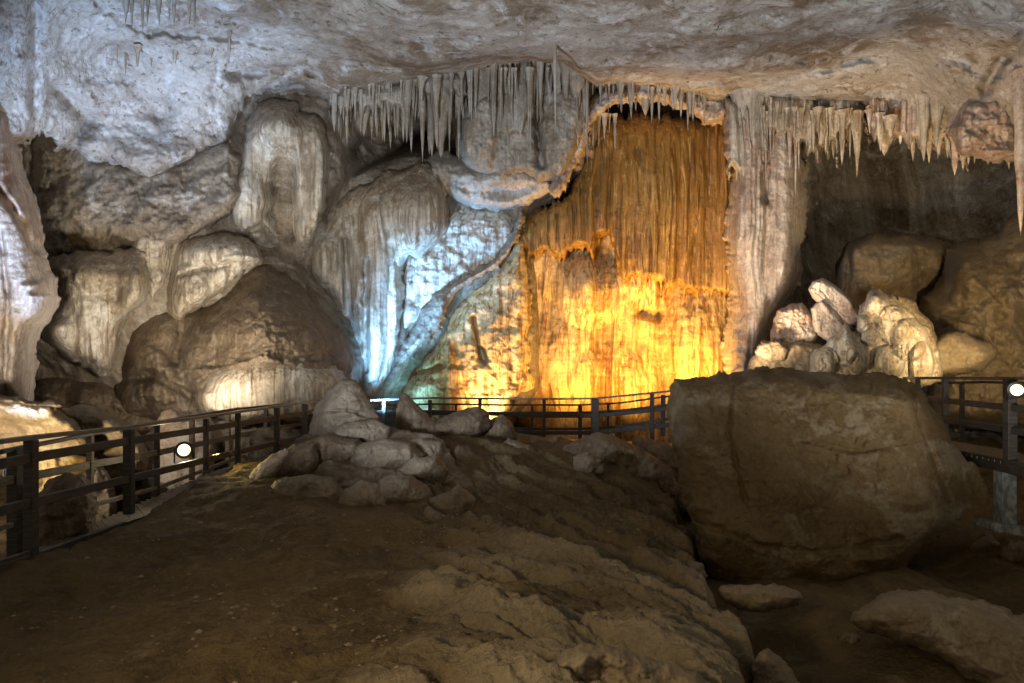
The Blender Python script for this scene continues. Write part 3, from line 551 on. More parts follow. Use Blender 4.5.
row(398, 474, 26, lambda x: 78-(x-400)*0.15, lambda x: 158, (3.5, 11), 20.4, 'long grey stalactite hanging in front of the black hollow', G1+' before the hollow', M['stal'])
row(475, 588, 34, lambda x: 60, lambda x: 120+18*math.sin(x*.13), (4, 13), 20.2, 'grey stalactite fused into the thick central mass', G1+' on the central mass', M['stal'])
row(338, 400, 8, 104, 150, (4, 7), 21.3, 'short brown stalactite in the second row behind the dense grey row', 'second row of stalactites under the central ceiling lip', M['flow'])
row(334, 470, 26, lambda x: 92-(x-332)*.12, lambda x: 122, (1.8, 4), 19.9, 'fine needle stalactite among the bigger ones left of centre', 'fine needles among the left central stalactites', M['stal'])
row(470, 590, 24, lambda x: 72, lambda x: 150+10*math.sin(x*.1), (1.8, 4.5), 20.0, 'fine needle stalactite on the front of the thick central mass', 'fine needles on the central mass', M['stal'])
row(598, 728, 14, 84, 112, (1.6, 3.5), 19.9, 'tiny straw hanging before the arched rim', 'tiny straws before the arched rim', M['pink'])
row(768, 856, 16, 112, 146, (1.6, 3.5), 19.4, 'fine straw on the face of the flat topped cream curtain', 'fine straws on the flat topped curtain', M['flow'])
stalactite(554, -6, 135, 7, 17.0, 'long thin hanging column running down the ceiling above the central mass', None, M['stal'], bend=2)
stalactite(437, 82, 150, 12, 20.0, 'longest pointed stalactite crossing the black hollow', None, M['stal'])
stalactite(347, 98, 146, 5, 20.2, 'lone thin white stalactite at the left end of the central row', None, M['flow'])
row(590, 735, 20, lambda x: 86+6*math.sin(x*.05), lambda x: 122, (2.5, 7), 20.1, 'small pale stalactite on the arched rim above the rust curtain', 'small stalactites on the arched rim', M['stal'])
row(592, 620, 5, 118, 150, (2.5, 4), 21.0, 'thin needle stalactite at the top left corner of the rust curtain', 'needle stalactites at the rust curtain corner', M['stal'])
stalactite(688, 74, 134, 5, 20.0, 'thin white stalactite on the rim left of the thick column', None, M['stal'])
stalactite(748, 92, 248, 24, 19.6, 'massive grey stalactite fused to the front of the pale column', None, M['stal'], blunt=0.25)
stalactite(762, 100, 205, 11, 19.8, 'slender grey stalactite right beside the massive one on the pale column', None, M['stal'])
stalactite(737, 100, 200, 10, 20.2, 'brownish stalactite on the left flank of the pale column', None, M['flow'])
row(764, 800, 13, 116, 200, (3, 5), 19.9, 'thin straw stalactite draped over the pale column', 'straw stalactites over the pale column', M['pink'])
row(712, 742, 8, 122, 225, (3, 5), 22.2, 'rust stained straw stalactite between curtain and pale column', 'rust stained straws beside the pale column', M['rust'])
row(800, 854, 11, 115, 158, (3, 8), 19.6, 'cream stalactite in the flat topped row at the edge of the dark recess', 'flat topped row of cream stalactites', M['flow'])
stalactite(857, 112, 178, 10, 19.3, 'longest cream stalactite ending the flat topped row', None, M['flow'])
stalactite(842, 112, 166, 9, 19.5, 'bright cream stalactite second from the end of the flat topped row', None, M['pink'])
stalactite(885, 104, 156, 20, 18.9, 'blunt brown stalactite between the flat topped row and the grey pair', None, M['flow'], blunt=0.5)
stalactite(924, 84, 162, 15, 18.0, 'left one of the two long grey stalactites at upper right', None, M['stal'], blunt=0.3)
stalactite(937, 80, 150, 15, 17.6, 'right one of the two long grey stalactites at upper right', None, M['stal'], blunt=0.3)
stalactite(955, 130, 176, 11, 18.0, 'broken pale stalactite stub at the low corner of the right ceiling', None, M['pink'])
row(868, 955, 9, lambda x: 122+(x-895)*.3, lambda x: 158+(x-895)*.15, (5, 9), 18.6, 'stubby brown stalactite on the ragged ceiling edge by the grey pair', 'stubby stalactites by the grey pair', M['flow'])
row(958, 1016, 9, 150, 172, (3, 7), 17.6, 'tiny golden stalactite under the right corner of the ceiling', 'tiny stalactites under the right ceiling corner', M['flow'])
stalactite(1021, 70, 235, 12, 15.0, 'tall pale hanging column at the right edge of the picture', None, M['pink'], blunt=0.5)
row(105, 235, 9, lambda x: 40+10*math.sin(x*.1), lambda x: 78+8*math.sin(x*.07), (3, 6), 17.3, 'small brown stalactite on the bluish vault at upper left', 'small stalactites on the bluish vault', M['flow'])
row(120, 200, 9, 0, 30, (3, 5), 14.6, 'thin stalactite in the fringe along the top edge left of centre', 'fringe of stalactites at the top edge', M['stal'])
# lower right hand ceiling lump
R('hanging_rock', [(948, 130), (955, 100), (975, 80), (1000, 70), (1060, 40), (1200, 30), (1200, 190), (1040, 172), (1015, 162), (990, 168), (970, 160), (955, 160)], 16.9, M['pink'], 0.5, 14, 1.8, amp=0.25, nf=1.3, rid=0.08, lump=0.12, lf=1.8, spikes=(5, .15), col=lambda px, py, wx, wz: (0.3+0*px, 0*px),
  label='warm lit lump of ceiling rock hanging at the upper right', cat='rock')

# ------------------------------------------------------------------ the wall behind, passing just behind every formation
def ywall_all(px, py):
    yb = ywall(px, py); num = yb*0.12; den = np.full(px.shape, 0.12)
    for poly, Yc, bu, ty_ in REG:
        x0, x1 = min(p[0] for p in poly), max(p[0] for p in poly); y0, y1 = min(p[1] for p in poly), max(p[1] for p in poly)
        if x1-x0 < 12 or x0 > 540 or x1 < 75 or (x0 > 500 and x1 > 700): continue
        rad = 30 if x1 < 360 else 18
        m = (px > x0-45) & (px < x1+45) & (py > y0-45) & (py < y1+45)
        if not m.any(): continue
        d = sdf_poly(px[m], py[m], poly); wt = sstep(-rad, 6, d)**1.5
        yv = (Yc(px[m], py[m]) if callable(Yc) else Yc) + 0.22
        num[m] += wt*yv; den[m] += wt
    return num/den
RECESS = lambda px, py: sstep(800, 812, px)
o = relief('cave_wall', [(-330, 30), (1330, 30), (1330, 560), (-330, 560)], lambda px, py: ywall_all(px, py)*(1-RECESS(px, py))+ywall(px, py)*RECESS(px, py)+2.5*np.exp(-(((px-443)/26)**2+((py-128)/26)**2)), M['wall'], 0, 5, 0.0, res=1.7, warp=0, amp=0.16, nf=0.9, rid=0.04, smooth=0,
           flute=0.07, ff=3.6, strata=0.03, vst=0.7, reg=False)
tag(o, kind='structure')

# ------------------------------------------------------------------ left rocks behind the left railing
R('rock_slab', [(-120, 400), (-20, 396), (30, 400), (58, 404), (60, 412), (75, 420), (92, 440), (100, 452), (60, 470), (-120, 490)], 13.4, M['tan'], 0.7, 14, closed=True, amp=0.12, nf=1.2, rid=0.04, strata=0.05, label='flat topped slab lit bright yellow from below at the left edge', cat='rock slab', ty=0.012, backk=2.0)
R('stone_slab', [(-120, 399), (-20, 396), (20, 398), (50, 401), (66, 405), (60, 410), (20, 411), (-120, 413)], 12.9, M['brown'], 0.5, 5, closed=True, amp=0.05, nf=1.5, label='thin dark slab capping the yellow lit rock at the left edge', cat='stone slab', backk=2)
R('boulder', [(58, 412), (80, 404), (100, 408), (118, 418), (140, 430), (150, 455), (140, 480), (110, 500), (70, 490), (60, 450)], 14.4, M['tan'], 0.8, 20, closed=True, amp=0.22, nf=1.3, rid=0.06, lump=0.08, label='brown boulder between the yellow lit slab and the pale rock', cat='boulder')
R('boulder', [(20, 455), (60, 448), (105, 462), (120, 500), (110, 540), (30, 560), (10, 520)], 12.9, M['tan'], 0.6, 18, closed=True, amp=0.22, nf=1.3, rid=0.08, flute=0.06, label='ribbed brown rock seen between the posts of the near left railing', cat='boulder')
R('rock', [(132, 455), (140, 438), (156, 425), (163, 408), (176, 408), (186, 416), (200, 412), (214, 420), (222, 440), (214, 470), (200, 495), (150, 505), (130, 490)], 14.9, M['pink'], 0.6, 14, closed=True, amp=0.14, nf=1.5, lump=0.05, label='pale pinkish rock right behind the lit lamp on the left railing', cat='rock')
R('boulder', [(40, 480), (75, 470), (100, 490), (90, 540), (40, 570), (30, 540)], 9.3, M['brown'], 0.4, 14, closed=True, amp=0.12, nf=1.5, label='dark boulder under the left walkway near the first wide post', cat='boulder')
R('rock_heap', [(215, 445), (232, 432), (262, 430), (290, 436), (322, 430), (330, 470), (215, 480)], 15.6, M['tan'], 0.6, 12, closed=True, amp=0.15, nf=1.5, lump=0.1, label='low rocks behind the far end of the left railing', cat='rock')

# ------------------------------------------------------------------ pile of stones on the mound
R('rock_outcrop', [(250, 486), (266, 462), (290, 448), (312, 438), (330, 424), (360, 420), (392, 430), (420, 436), (446, 444), (462, 470), (480, 500), (486, 524), (462, 540), (425, 546), (380, 530), (330, 524), (290, 520), (262, 505)], 11.0, M['pile'], 0.35, 26, closed=True,
  label='broken rock outcrop under the pile of stones on the mound', cat='rock outcrop', ty=-0.026, amp=0.16, nf=1.8, rid=0.08, lump=0.16, lf=1.7, warp=4, strata=0.06, sdir=(-0.6, 1), sf=3.0)
def st(poly, Y, label, bulge=0.35, w=None, mat='pile', **k):
    cx_ = sum(p[0] for p in poly)/len(poly); cy_ = sum(p[1] for p in poly)/len(poly)
    poly = [(cx_+(p[0]-cx_)*1.12, cy_+(p[1]-cy_)*1.12) for p in poly]
    ww = w or max(5, min(max(p[0] for p in poly)-min(p[0] for p in poly), max(p[1] for p in poly)-min(p[1] for p in poly))*0.42)
    kk = dict(closed=True, res=0.9, warp=1.3, wf=0.08, amp=0.09, nf=1.8, rid=0.03, smooth=0, facet=0.42); kk.update(k)
    return R('stone', poly, Y, M[mat], bulge, ww, label=label, cat='stone', **kk)
st([(312, 432), (318, 410), (330, 392), (342, 382), (354, 384), (364, 396), (374, 412), (384, 432), (372, 446), (330, 448)], 12.4, 'tall peaked stone on top of the pile', 0.5, creases=(([(316, 412), (345, 410), (376, 418)], .1, 2),))
st([(322, 436), (345, 424), (372, 420), (388, 428), (384, 440), (358, 446), (330, 446)], 11.9, 'flat stone just below the peaked stone', 0.3)
st([(398, 428), (399, 402), (404, 395), (411, 400), (420, 410), (434, 422), (440, 436), (404, 440)], 13.2, 'pointed upright stone beside the peaked one on the ridge', 0.3, mat='brown')
st([(300, 448), (322, 436), (355, 440), (364, 452), (350, 466), (312, 468), (298, 460)], 11.5, 'brown stone on the left slope under the peaked stone', 0.4, mat='brown')
st([(352, 462), (358, 446), (384, 440), (408, 444), (422, 456), (412, 470), (385, 472), (366, 478)], 11.3, 'broad grey stone in the middle of the pile', 0.4)
st([(398, 450), (415, 440), (440, 444), (444, 458), (436, 472), (418, 466)], 11.6, 'small rounded stone at the upper right of the pile', 0.3)
st([(246, 486), (252, 472), (268, 458), (284, 450), (290, 456), (283, 468), (264, 484), (254, 491)], 10.9, 'small slab catching yellow light at the left end of the pile', 0.3, mat='pink')
st([(278, 458), (294, 446), (312, 446), (318, 462), (306, 478), (284, 480), (272, 474)], 11.0, 'mossy looking brown stone next to the yellow lit slab', 0.35, mat='brown')
st([(268, 500), (278, 482), (304, 476), (330, 480), (346, 494), (338, 512), (290, 516)], 10.2, 'rounded smooth stone low on the left of the pile', 0.4)
st([(338, 505), (346, 490), (362, 482), (380, 486), (392, 500), (384, 514), (350, 518)], 9.8, 'smooth grey stone standing lowest in the centre of the pile', 0.35)
st([(372, 494), (386, 478), (404, 474), (424, 486), (432, 500), (418, 510), (390, 512)], 9.9, 'grey stone with a dark hollow under its right side', 0.35)
st([(384, 484), (394, 474), (412, 476), (420, 490), (404, 494)], 10.4, 'small pale stone wedged in the middle of the pile', 0.25)
st([(400, 470), (416, 458), (436, 458), (446, 470), (440, 488), (420, 490)], 10.7, 'pale blocky stone on the right side of the pile', 0.35, planes=((420, 470, .5, 1, .01),))
st([(430, 500), (446, 494), (458, 486), (474, 500), (476, 518), (456, 526), (436, 520)], 9.6, 'jagged pale stone at the lower right end of the pile', 0.3, smooth=0)
st([(420, 520), (428, 506), (440, 514), (452, 524), (440, 536), (424, 534)], 9.2, 'little upright stone below the jagged one', 0.25)
st([(410, 440), (424, 424), (450, 416), (476, 408), (484, 414), (488, 428), (470, 440), (430, 444)], 13.5, 'long low dark rock on the ridge before the blue lamp', 0.5, mat='brown')
st([(484, 436), (488, 422), (502, 416), (512, 424), (516, 438), (500, 444)], 13.8, 'round dark stone on the ridge right of the long low rock', 0.3, mat='brown')
st([(520, 448), (532, 438), (556, 438), (560, 450), (540, 456)], 14.0, 'small dark stone on the ridge under the far railing', 0.3, mat='brown')
st([(500, 448), (510, 440), (528, 446), (542, 458), (536, 466), (514, 462)], 12.8, 'pale flat stone lying on the slope under the ridge', 0.2)
st([(576, 458), (588, 452), (602, 460), (604, 472), (586, 478), (574, 470)], 12.4, 'pale rounded stone on the right shoulder of the mound', 0.25)
st([(565, 452), (600, 436), (640, 450), (668, 470), (690, 510), (650, 520), (600, 500)], 13.7, 'broad brown rock shoulder below the far railing post', 0.5, mat='brown', w=18)
st([(620, 470), (640, 440), (668, 446), (686, 462), (692, 490), (700, 520), (668, 530)], 14.8, 'reddish brown rock in the gap beside the big boulder', 0.4, mat='brown')
st([(686, 572), (690, 562), (702, 564), (706, 576), (700, 584), (688, 582)], 8.6, 'small pale stone stuck in the crack beside the big boulder', 0.15)

# ------------------------------------------------------------------ big boulder and the rocks at its foot
R('boulder', [(668, 410), (671, 388), (676, 380), (700, 377), (735, 370), (780, 367), (800, 370), (840, 374), (880, 372), (905, 378), (925, 390), (940, 418), (955, 445), (975, 465), (990, 492), (984, 506), (965, 512), (950, 526), (935, 545), (915, 556), (895, 575), (870, 590), (845, 595), (810, 592), (775, 588), (740, 586), (712, 582), (702, 560), (696, 535), (683, 505), (678, 470), (672, 440)],
  10.6, M['boulder'], 0.75, 24, closed=True, res=1.0, warp=3.0, wf=0.05, amp=0.16, nf=0.75, rid=0.035, smooth=0, gain=0.5, backk=2.2, ty=-0.0045, tx=0.0012,
  planes=((900, 470, 1, 0.30, 0.008), (700, 470, -1, 0.1, 0.006), (800, 548, -0.15, 1, 0.012), (820, 388, 0.15, -1, 0.016), (760, 420, -0.5, -0.6, 0.004)),
  creases=(([(690, 520), (760, 545), (820, 552), (900, 540)], .07, 3), ([(905, 380), (922, 430), (950, 500)], .10, 3), ([(735, 372), (728, 430), (745, 500)], .06, 2.5), ([(800, 440), (860, 452), (920, 440)], .05, 2.5)),
  col=lambda px, py, wx, wz: (0.25*sstep(0.1, 0.6, vnoise(wx*0.9, wz*1.1, wx*0)), 0.32*sstep(0.3, 0.8, fbm(wx*1.7+5, wz*2.3, wx*0, 6, 0.65))),
  label='huge brown boulder taller than the railing, right of centre', cat='boulder')
R('stone', [(716, 592), (724, 584), (760, 584), (790, 586), (803, 596), (798, 606), (775, 612), (742, 613), (728, 604)], 7.9, M['tan'], 0.3, 12, closed=True, res=0.9, amp=0.05, nf=2, label='flat pale stone at the foot of the huge boulder', cat='stone')
R('rock_slab', [(850, 618), (868, 604), (888, 590), (930, 592), (985, 602), (1060, 625), (1200, 660), (1200, 760), (1040, 720), (980, 685), (930, 652), (890, 640), (860, 630)], 7.0, M['tan'], 0.45, 26, closed=True, res=1.2, amp=0.09, nf=1.4, rid=0.04, ty=-0.006, strata=0.03, label='long pale slab sloping out of the lower right corner', cat='rock slab')
R('rock', [(752, 660), (762, 645), (785, 662), (805, 690), (820, 760), (748, 760)], 5.6, M['tan'], 0.25, 14, closed=True, res=1.1, amp=0.06, nf=2, label='small tan rock tip at the bottom edge beside the mound', cat='rock')
R('rock', [(556, 652), (590, 640), (640, 655), (690, 668), (720, 690), (700, 800), (520, 800), (520, 700)], 4.15, M['tan'], 0.12, 20, closed=True, res=1.4, amp=0.04, nf=2.5, rid=0.04, strata=0.04, backk=0.5, label='flat tan rock at the bottom edge on the foot of the mound', cat='rock')
for i, (x, y, r, lb) in enumerate([(690, 612, 12, 'dark stone in the gully below the crack'), (985, 545, 14, 'grey stone beside the concrete footing'), (1015, 552, 16, 'half hidden grey stone at the right edge under the walkway'), (850, 640, 10, 'dark pebble sized stone on the floor left of the long slab')]):
    a = [(x+r*1.3*math.cos(t), y+r*0.8*math.sin(t)) for t in [k*math.pi/4+0.3 for k in range(8)]]
    Yg = min(12, 740*2.95/(y+r*0.6-368))
    R('stone', a, Yg, M['brown'], 0.2, r*0.6, closed=True, res=1.0, amp=0.06, nf=2, label=lb, cat='stone')

# ------------------------------------------------------------------ walkways and railings
def bar_mesh(bm, a, b, wd, ht, up=Vector((0, 0, 1))):
    a = Vector(a); b = Vector(b); dr = (b-a).normalized()
    if abs(dr.dot(up)) > 0.98: up = Vector((0, 1, 0))
    sx = dr.cross(up).normalized(); uz = sx.cross(dr).normalized()
    vs = []
    for p in (a, b):
        for (i, j) in ((-1, -1), (1, -1), (1, 1), (-1, 1)): vs.append(bm.verts.new(p+sx*i*wd/2+uz*j*ht/2))
    fs = [(0, 1, 2, 3), (7, 6, 5, 4), (0, 4, 5, 1), (1, 5, 6, 2), (2, 6, 7, 3), (3, 7, 4, 0)]
    for f in fs: bm.faces.new([vs[k] for k in f])
def finish(bm, name, mat, parent, bevel=0.006):
    if bevel: bmesh.ops.bevel(bm, geom=bm.edges[:], offset=bevel, segments=1, affect='EDGES')
    bmesh.ops.recalc_face_normals(bm, faces=bm.faces[:])
    V = [v.co.copy() for v in bm.verts]; Fc = [[v.index for v in f.verts] for f in bm.faces]
    bm.verts.index_update(); Fc = [[v.index for v in f.verts] for f in bm.faces]
    o = link_mesh(name, [tuple(v) for v in V], Fc, mat, parent=parent, smooth=False); bm.free(); return o
def polyrail(name, pts, wd, ht, mat, parent):
    bm = bmesh.new()
    for a, b in zip(pts[:-1], pts[1:]):
        a = Vector(a); b = Vector(b); e = (b-a).normalized()*wd*0.4
        bar_mesh(bm, a-e*0.5, b+e*0.5, wd, ht)
    return finish(bm, name, mat, parent)
def interp(pts, px):
    for a, b in zip(pts[:-1], pts[1:]):
        if a[0] <= px <= b[0]:
            t = (px-a[0])/(b[0]-a[0]); iY = (1-t)/a[2]+t/b[2]
            return a[1]*(1-t)+b[1]*t, 1/iY
    return (pts[0][1:] if px < pts[0][0] else pts[-1][1:])
def railing(label, hand, rails, posts, handmat='hand', group=None):
    """hand, rails: lists of (px, py, Y); posts: (px, ytop, ybottom, width m, material)"""
    p0 = at(*hand[len(hand)//2]); root = empty('railing', (p0.x, p0.y, 0.0), label, 'railing', group)
    if hand: polyrail('handrail', [at(*p) for p in hand], 0.085, 0.045, M[handmat], root)
    for r in rails: polyrail('rail', [at(*p) + Vector((0, 0.055, 0)) for p in r[0]], 0.045, 0.095 if len(r) < 3 else r[2], M[r[1]], root)
    for (px, yt, yb, wd, mt) in posts:
        _, Y = interp(hand, px)
        bm = bmesh.new(); a = at(px, yt, Y); b = at(px, yb, Y); b.x = a.x
        bar_mesh(bm, a, b, wd, wd); finish(bm, 'post', M[mt], root)
    return root
def zrail(hand, ys): return [(p[0], y, p[2]) for p, y in zip(hand, ys)]

LH = [(-120, 455, 5.9), (0, 441.5, 6.8), (31, 437.5, 7.3), (129, 427, 9.6), (238, 412, 12.9), (318, 400.5, 16.6)]
railing('near railing of the left walkway, dark timber with a grey handrail', LH,
        [(zrail(LH, (489, 464, 458, 441, 424, 411)), 'wood'), (zrail(LH, (545, 511, 503, 479, 452, 433)), 'wood'), (zrail(LH, (600, 568, 557, 524, 490, 455))[:3], 'wood', 0.14)],
        [(-60, 452, 590, 0.11, 'wood'), (31, 440, 560, 0.10, 'wood'), (129, 430, 514, 0.11, 'wood'), (206, 419, 470, 0.07, 'wood'), (238, 413, 466, 0.08, 'wood'), (277, 408, 452, 0.10, 'wood'), (305, 404, 446, 0.10, 'wood')])
LB = [(-120, 480, 6.8), (0, 452, 8.0), (90, 434, 9.9), (157, 422.5, 11.8), (236, 409, 14.6), (300, 403, 17.6)]
railing('far railing of the left walkway, paler timber behind the near one', LB,
        [(zrail(LB, (515, 482, 465, 453, 436, 424)), 'woodl'), (zrail(LB, (570, 528, 506, 488, 458, 440)), 'woodl', 0.06)],
        [(15, 449, 562, 0.12, 'wood'), (90, 434, 524, 0.075, 'woodl'), (157, 423, 502, 0.07, 'wood'), (192, 417, 480, 0.08, 'woodl'), (228, 412, 462, 0.08, 'woodl'), (266, 408, 448, 0.08, 'wood')], 'wood')
FH = [(340, 401, 18.6), (376, 400, 18.9), (430, 398, 19), (480, 398.5, 18.7), (544, 399, 18.3), (595, 398.5, 17.8), (652, 393, 17), (700, 388, 16.2)]
railing('near railing of the far walkway in front of the amber wall', FH,
        [(zrail(FH, (412, 412, 412, 413.5, 416, 416, 410.5, 405)), 'wood'), (zrail(FH, (430, 430, 430, 431, 433, 433, 427, 422)), 'wood')],
        [(384, 400, 436, 0.09, 'wood'), (430, 400, 440, 0.09, 'wood'), (480, 399, 440, 0.09, 'wood'), (544, 399.5, 444, 0.08, 'wood'), (595, 398, 446, 0.17, 'wood'), (652, 393, 448, 0.09, 'wood')])
FB = [(380, 405, 19.9), (440, 404, 20.1), (500, 405, 19.8), (580, 405, 19.3), (620, 403, 18.9), (663, 397, 18.3), (700, 393, 17.6)]
railing('back railing of the far walkway, nearest the amber wall', FB,
        [(zrail(FB, (415, 414, 413, 413, 411, 406, 402)), 'wood', 0.07), (zrail(FB, (430, 429, 429, 429, 427, 420, 414)), 'wood', 0.07)],
        [(404, 405, 440, 0.06, 'wood'), (456, 404, 438, 0.06, 'wood'), (532, 405, 440, 0.07, 'wood'), (580, 405, 440, 0.1, 'wood'), (608, 404, 440, 0.06, 'wood'), (663, 395, 436, 0.1, 'wood')], 'wood')
RH = [(905, 378, 14.0), (945, 378, 12.4), (1010, 378.5, 10.4), (1090, 379, 8.8), (1200, 380, 7.4)]
railing('near railing of the raised right walkway beside the huge boulder', RH,
        [(zrail(RH, (396, 400.5, 407.5, 417, 430)), 'wood'), (zrail(RH, (415, 420, 430, 444, 462)), 'wood')],
        [(945, 379, 449, 0.08, 'wood'), (1010, 379, 464, 0.13, 'wood'), (1090, 380, 488, 0.11, 'wood'), (918, 379, 444, 0.07, 'wood')], 'wood')
RB = [(940, 383, 14.6), (985, 382, 13.2), (1060, 384, 11.6), (1200, 384, 9)]
railing('back railing of the raised right walkway', RB, [(zrail(RB, (402, 404, 412, 424)), 'wood', 0.07), (zrail(RB, (420, 424, 436, 458)), 'wood', 0.07)],
        [(962, 383, 442, 0.07, 'wood'), (1046, 384, 456, 0.08, 'wood')], 'wood')
def deck(name, fr, bk, zoff, mat, parent=None, thick=0.09):
    """planks laid across between a front and a back line"""
    bm = bmesh.new()
    for (f0, b0), (f1, b1) in zip(zip(fr, bk), zip(fr[1:], bk[1:])):
        n = max(2, int(((f1-f0).length)/0.16))
        for i in range(n):
            t = (i+0.5)/n; a = f0.lerp(f1, t); b = b0.lerp(b1, t); z = Vector((0, 0, zoff+random.uniform(-.004, .004)))
            bar_mesh(bm, a+z, b+z, (f1-f0).length/n*0.93, thick*0.4)
    return finish(bm, name, M[mat], parent, 0)
def ground_pts(l, ys): return [at(p[0], y, p[2]) for p, y in zip(l, ys)]
d1 = empty('walkway', at(129, 530, 10.2), 'left plank walkway between the two left railings', 'walkway')
fr = ground_pts(LH, (608, 572, 562, 526, 492, 457)); bk = [at(x, y, Y) for x, y, Y in ((-150, 640, 6.4), (-10, 572, 7.8), (30, 553, 8.4), (120, 514, 10.7), (215, 472, 13.8), (300, 448, 17.6))]
deck('deck', fr, bk, 0, 'deck', d1)
polyrail('edge_beam', fr, 0.07, 0.16, M['wood'], d1)
d2 = empty('walkway', at(540, 446, 19), 'far plank walkway in front of the amber wall', 'walkway')
fr = ground_pts(FH, (440, 442, 443, 443, 444, 446, 449, 452)); bk = [p+Vector((0.1, 1.35, 0)) for p in fr]
deck('deck', fr, bk, 0, 'deck', d2); polyrail('edge_beam', fr, 0.07, 0.16, M['wood'], d2)
d3 = empty('raised_walkway', at(1005, 530, 10.6), 'raised right walkway carried on a pale concrete post', 'walkway')
fr = ground_pts(RH, (444, 450, 463, 488, 525)); bk = [p+Vector((0.9, 1.3, 0)) for p in fr]
deck('deck', fr, bk, 0, 'deck', d3); polyrail('edge_beam', [p+Vector((-.03, -.06, -.045)) for p in fr], 0.08, 0.19, M['wood'], d3)
bm = bmesh.new(); a = at(1005, 469, 10.7); b = at(1005, 530, 10.7); bar_mesh(bm, a, b, 0.21, 0.21); finish(bm, 'support_post', M['conc'], d3, 0.01)
bm = bmesh.new(); bar_mesh(bm, at(984, 524, 10.6), at(1020, 530, 10.6), 0.5, 0.13); finish(bm, 'footing', M['conc'], d3, 0.02)

# ------------------------------------------------------------------ floodlights
def floodlight(loc, aim, lens, label, size=0.22, glow=None, power=0, group=None):
    loc = Vector(loc); dirv = (Vector(aim)-loc).normalized(); q = dirv.to_track_quat('-Z', 'Y').to_matrix()
    root = empty('floodlight', loc-Vector((0, 0, size*0.9)), label, 'floodlight', group)
    def tr(p): return loc+q @ Vector(p)
    s = size; n = 20; bm = bmesh.new()    # round housing, wider at the glass and closed behind
    rings = [[bm.verts.new(tr((rr*s*math.cos(a), rr*s*math.sin(a), z*s))) for a in [2*math.pi*k/n for k in range(n)]] for rr, z in ((.40, .03), (.41, -.10), (.56, -.14), (.56, .14), (.34, .34), (.2, .42))]
    for A, B in zip(rings, rings[1:]):
        for k in range(n): bm.faces.new((A[k], A[(k+1) % n], B[(k+1) % n], B[k]))
    bm.faces.new(rings[-1]); finish(bm, 'housing', M['metal'], root, 0)
    bm = bmesh.new(); rg = [[bm.verts.new(tr((rr*s*math.cos(a), rr*s*math.sin(a), z*s))) for a in [2*math.pi*k/n for k in range(n)]] for rr, z in ((.39, .02), (.37, -.02), (.30, -.03))]
    for A, B in zip(rg, rg[1:]):
        for k in range(n): bm.faces.new((A[k], A[(k+1) % n], B[(k+1) % n], B[k]))
    bm.faces.new(rg[-1]); bm.faces.new(rg[0]); finish(bm, 'lens', M['glowrim'] if lens == 'lensw' else M[lens], root, 0)
    if lens == 'lensw':
        bm = bmesh.new(); rg = [[bm.verts.new(tr((rr*s*math.cos(a), rr*s*math.sin(a)*1.15, z*s))) for a in [2*math.pi*k/n for k in range(n)]] for rr, z in ((.27, -.03), (.24, -.09), (.12, -.13))]  # hot core over the dimmer lens rim, imitates the glow round the lamp
        for A, B in zip(rg, rg[1:]):
            for k in range(n): bm.faces.new((A[k], A[(k+1) % n], B[(k+1) % n], B[k]))
        bm.faces.new(rg[-1]); bm.faces.new(rg[0]); finish(bm, 'glow_core', M['lensw'], root, 0)
    bm = bmesh.new(); xa = q @ Vector((1, 0, 0)); c = loc+q @ Vector((0, 0, .15*s)); dn = Vector((0, 0, -size*0.85))
    bar_mesh(bm, c+xa*s*.56, c+xa*s*.56+dn, .02, .012); bar_mesh(bm, c-xa*s*.56, c-xa*s*.56+dn, .02, .012); bar_mesh(bm, c-xa*s*.56+dn, c+xa*s*.56+dn, .02, .012)
    finish(bm, 'bracket', M['metal'], root, 0)
    if power:
        sp = spot('floodlight_beam', loc+dirv*0.06, aim, glow, power, 150 if lens == 'lensw' else 85, 0.6, 0.06)
        sp.parent = root; sp.location = (loc+dirv*0.06)-root.location
    return root
floodlight(at(184, 450, 11.6), at(330, 560, 4), 'lensw', 'glaring white floodlight hung on the left railing beside the pale rock', 0.24, (1, .82, .52), 16)
floodlight(at(1017, 390, 10.1), at(760, 480, 3), 'lensw', 'glaring white floodlight on top of the right walkway post', 0.2, (1, .86, .6), 14)
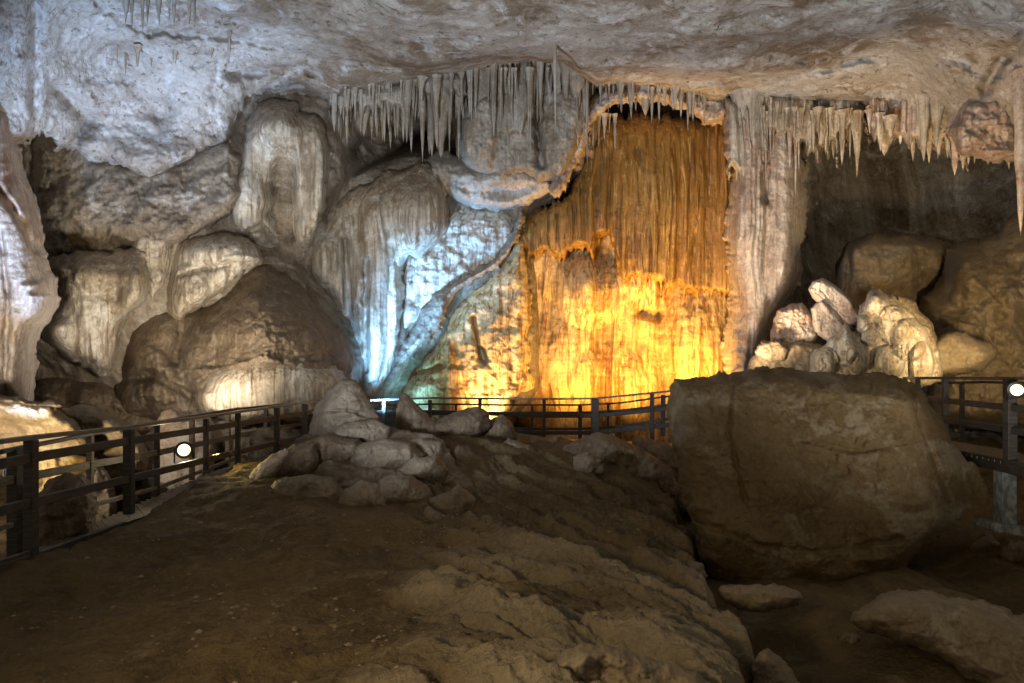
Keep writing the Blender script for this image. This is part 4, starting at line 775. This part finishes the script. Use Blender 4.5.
floodlight(at(16, 468, 10.8), at(34, 418, 13.0), 'lensy', 'yellow floodlight under the flat topped slab at left', 0.26, (1, .62, .04), 90)
spot('stone_accent_light', at(215, 452, 12.2), at(266, 472, 10.9), (1, .66, .14), 60, 50, 0.8, 0.05)  # added spot that yellows the small slab, no fixture stands here
for i, (k, a, b, c, p, an) in enumerate(LAMPS[:4]):
    floodlight(Vector(a)+(Vector(a)-Vector(b)).normalized()*0.12, b, 'lensa', ['first', 'second', 'third', 'fourth'][i]+' amber floodlight on the ground behind the far walkway', 0.25)
for i, (k, a, b, c, p, an) in enumerate(LAMPS[4:]):
    floodlight(Vector(a)+(Vector(a)-Vector(b)).normalized()*0.12, b, 'lensb', ['left', 'middle', 'right'][i]+' blue floodlight on the ground behind the ridge', 0.25)

# ------------------------------------------------------------------ grit lying on the mound
from mathutils.bvhtree import BVHTree
mo = bpy.data.objects['rock_mound']; off = mo.location
bt = BVHTree.FromPolygons([v.co+off for v in mo.data.vertices], [tuple(p.vertices) for p in mo.data.polygons])
V = []; Fc = []; rg = random.Random(11); cl = [(rg.uniform(-3.6, 2.0), rg.uniform(4.2, 11)) for _ in range(26)]
for i in range(900):
    if i % 3: cxy = rg.choice(cl); x = cxy[0]+rg.gauss(0, .35); y = cxy[1]+rg.gauss(0, .45)
    else: x = rg.uniform(-4.2, 2.2); y = rg.uniform(3.6, 12)
    h = bt.ray_cast(Vector((x, y, 5)), Vector((0, 0, -1)))
    if h[0] is None or h[0].z < -0.7: continue
    rr = 0.008+0.022*rg.random()**3; b0 = len(V); rz = rg.random()*6
    for (a, e) in [(0, -1), (0, 0), (1, 0), (2, 0), (3, 0), (4, 0), (0, 1)]:
        k = rg.uniform(.7, 1.3)*rr
        V.append((h[0].x+(k*math.cos(a*1.257+rz) if e == 0 else 0), h[0].y+(k*math.sin(a*1.257+rz) if e == 0 else 0), h[0].z+rr*.2+e*k*.6))
    for a in range(5):
        p, q = b0+1+a, b0+1+(a+1) % 5; Fc.append((b0, q, p)); Fc.append((b0+6, p, q))
tag(link_mesh('grit', V, Fc, M['tan'], smooth=False), kind='stuff')
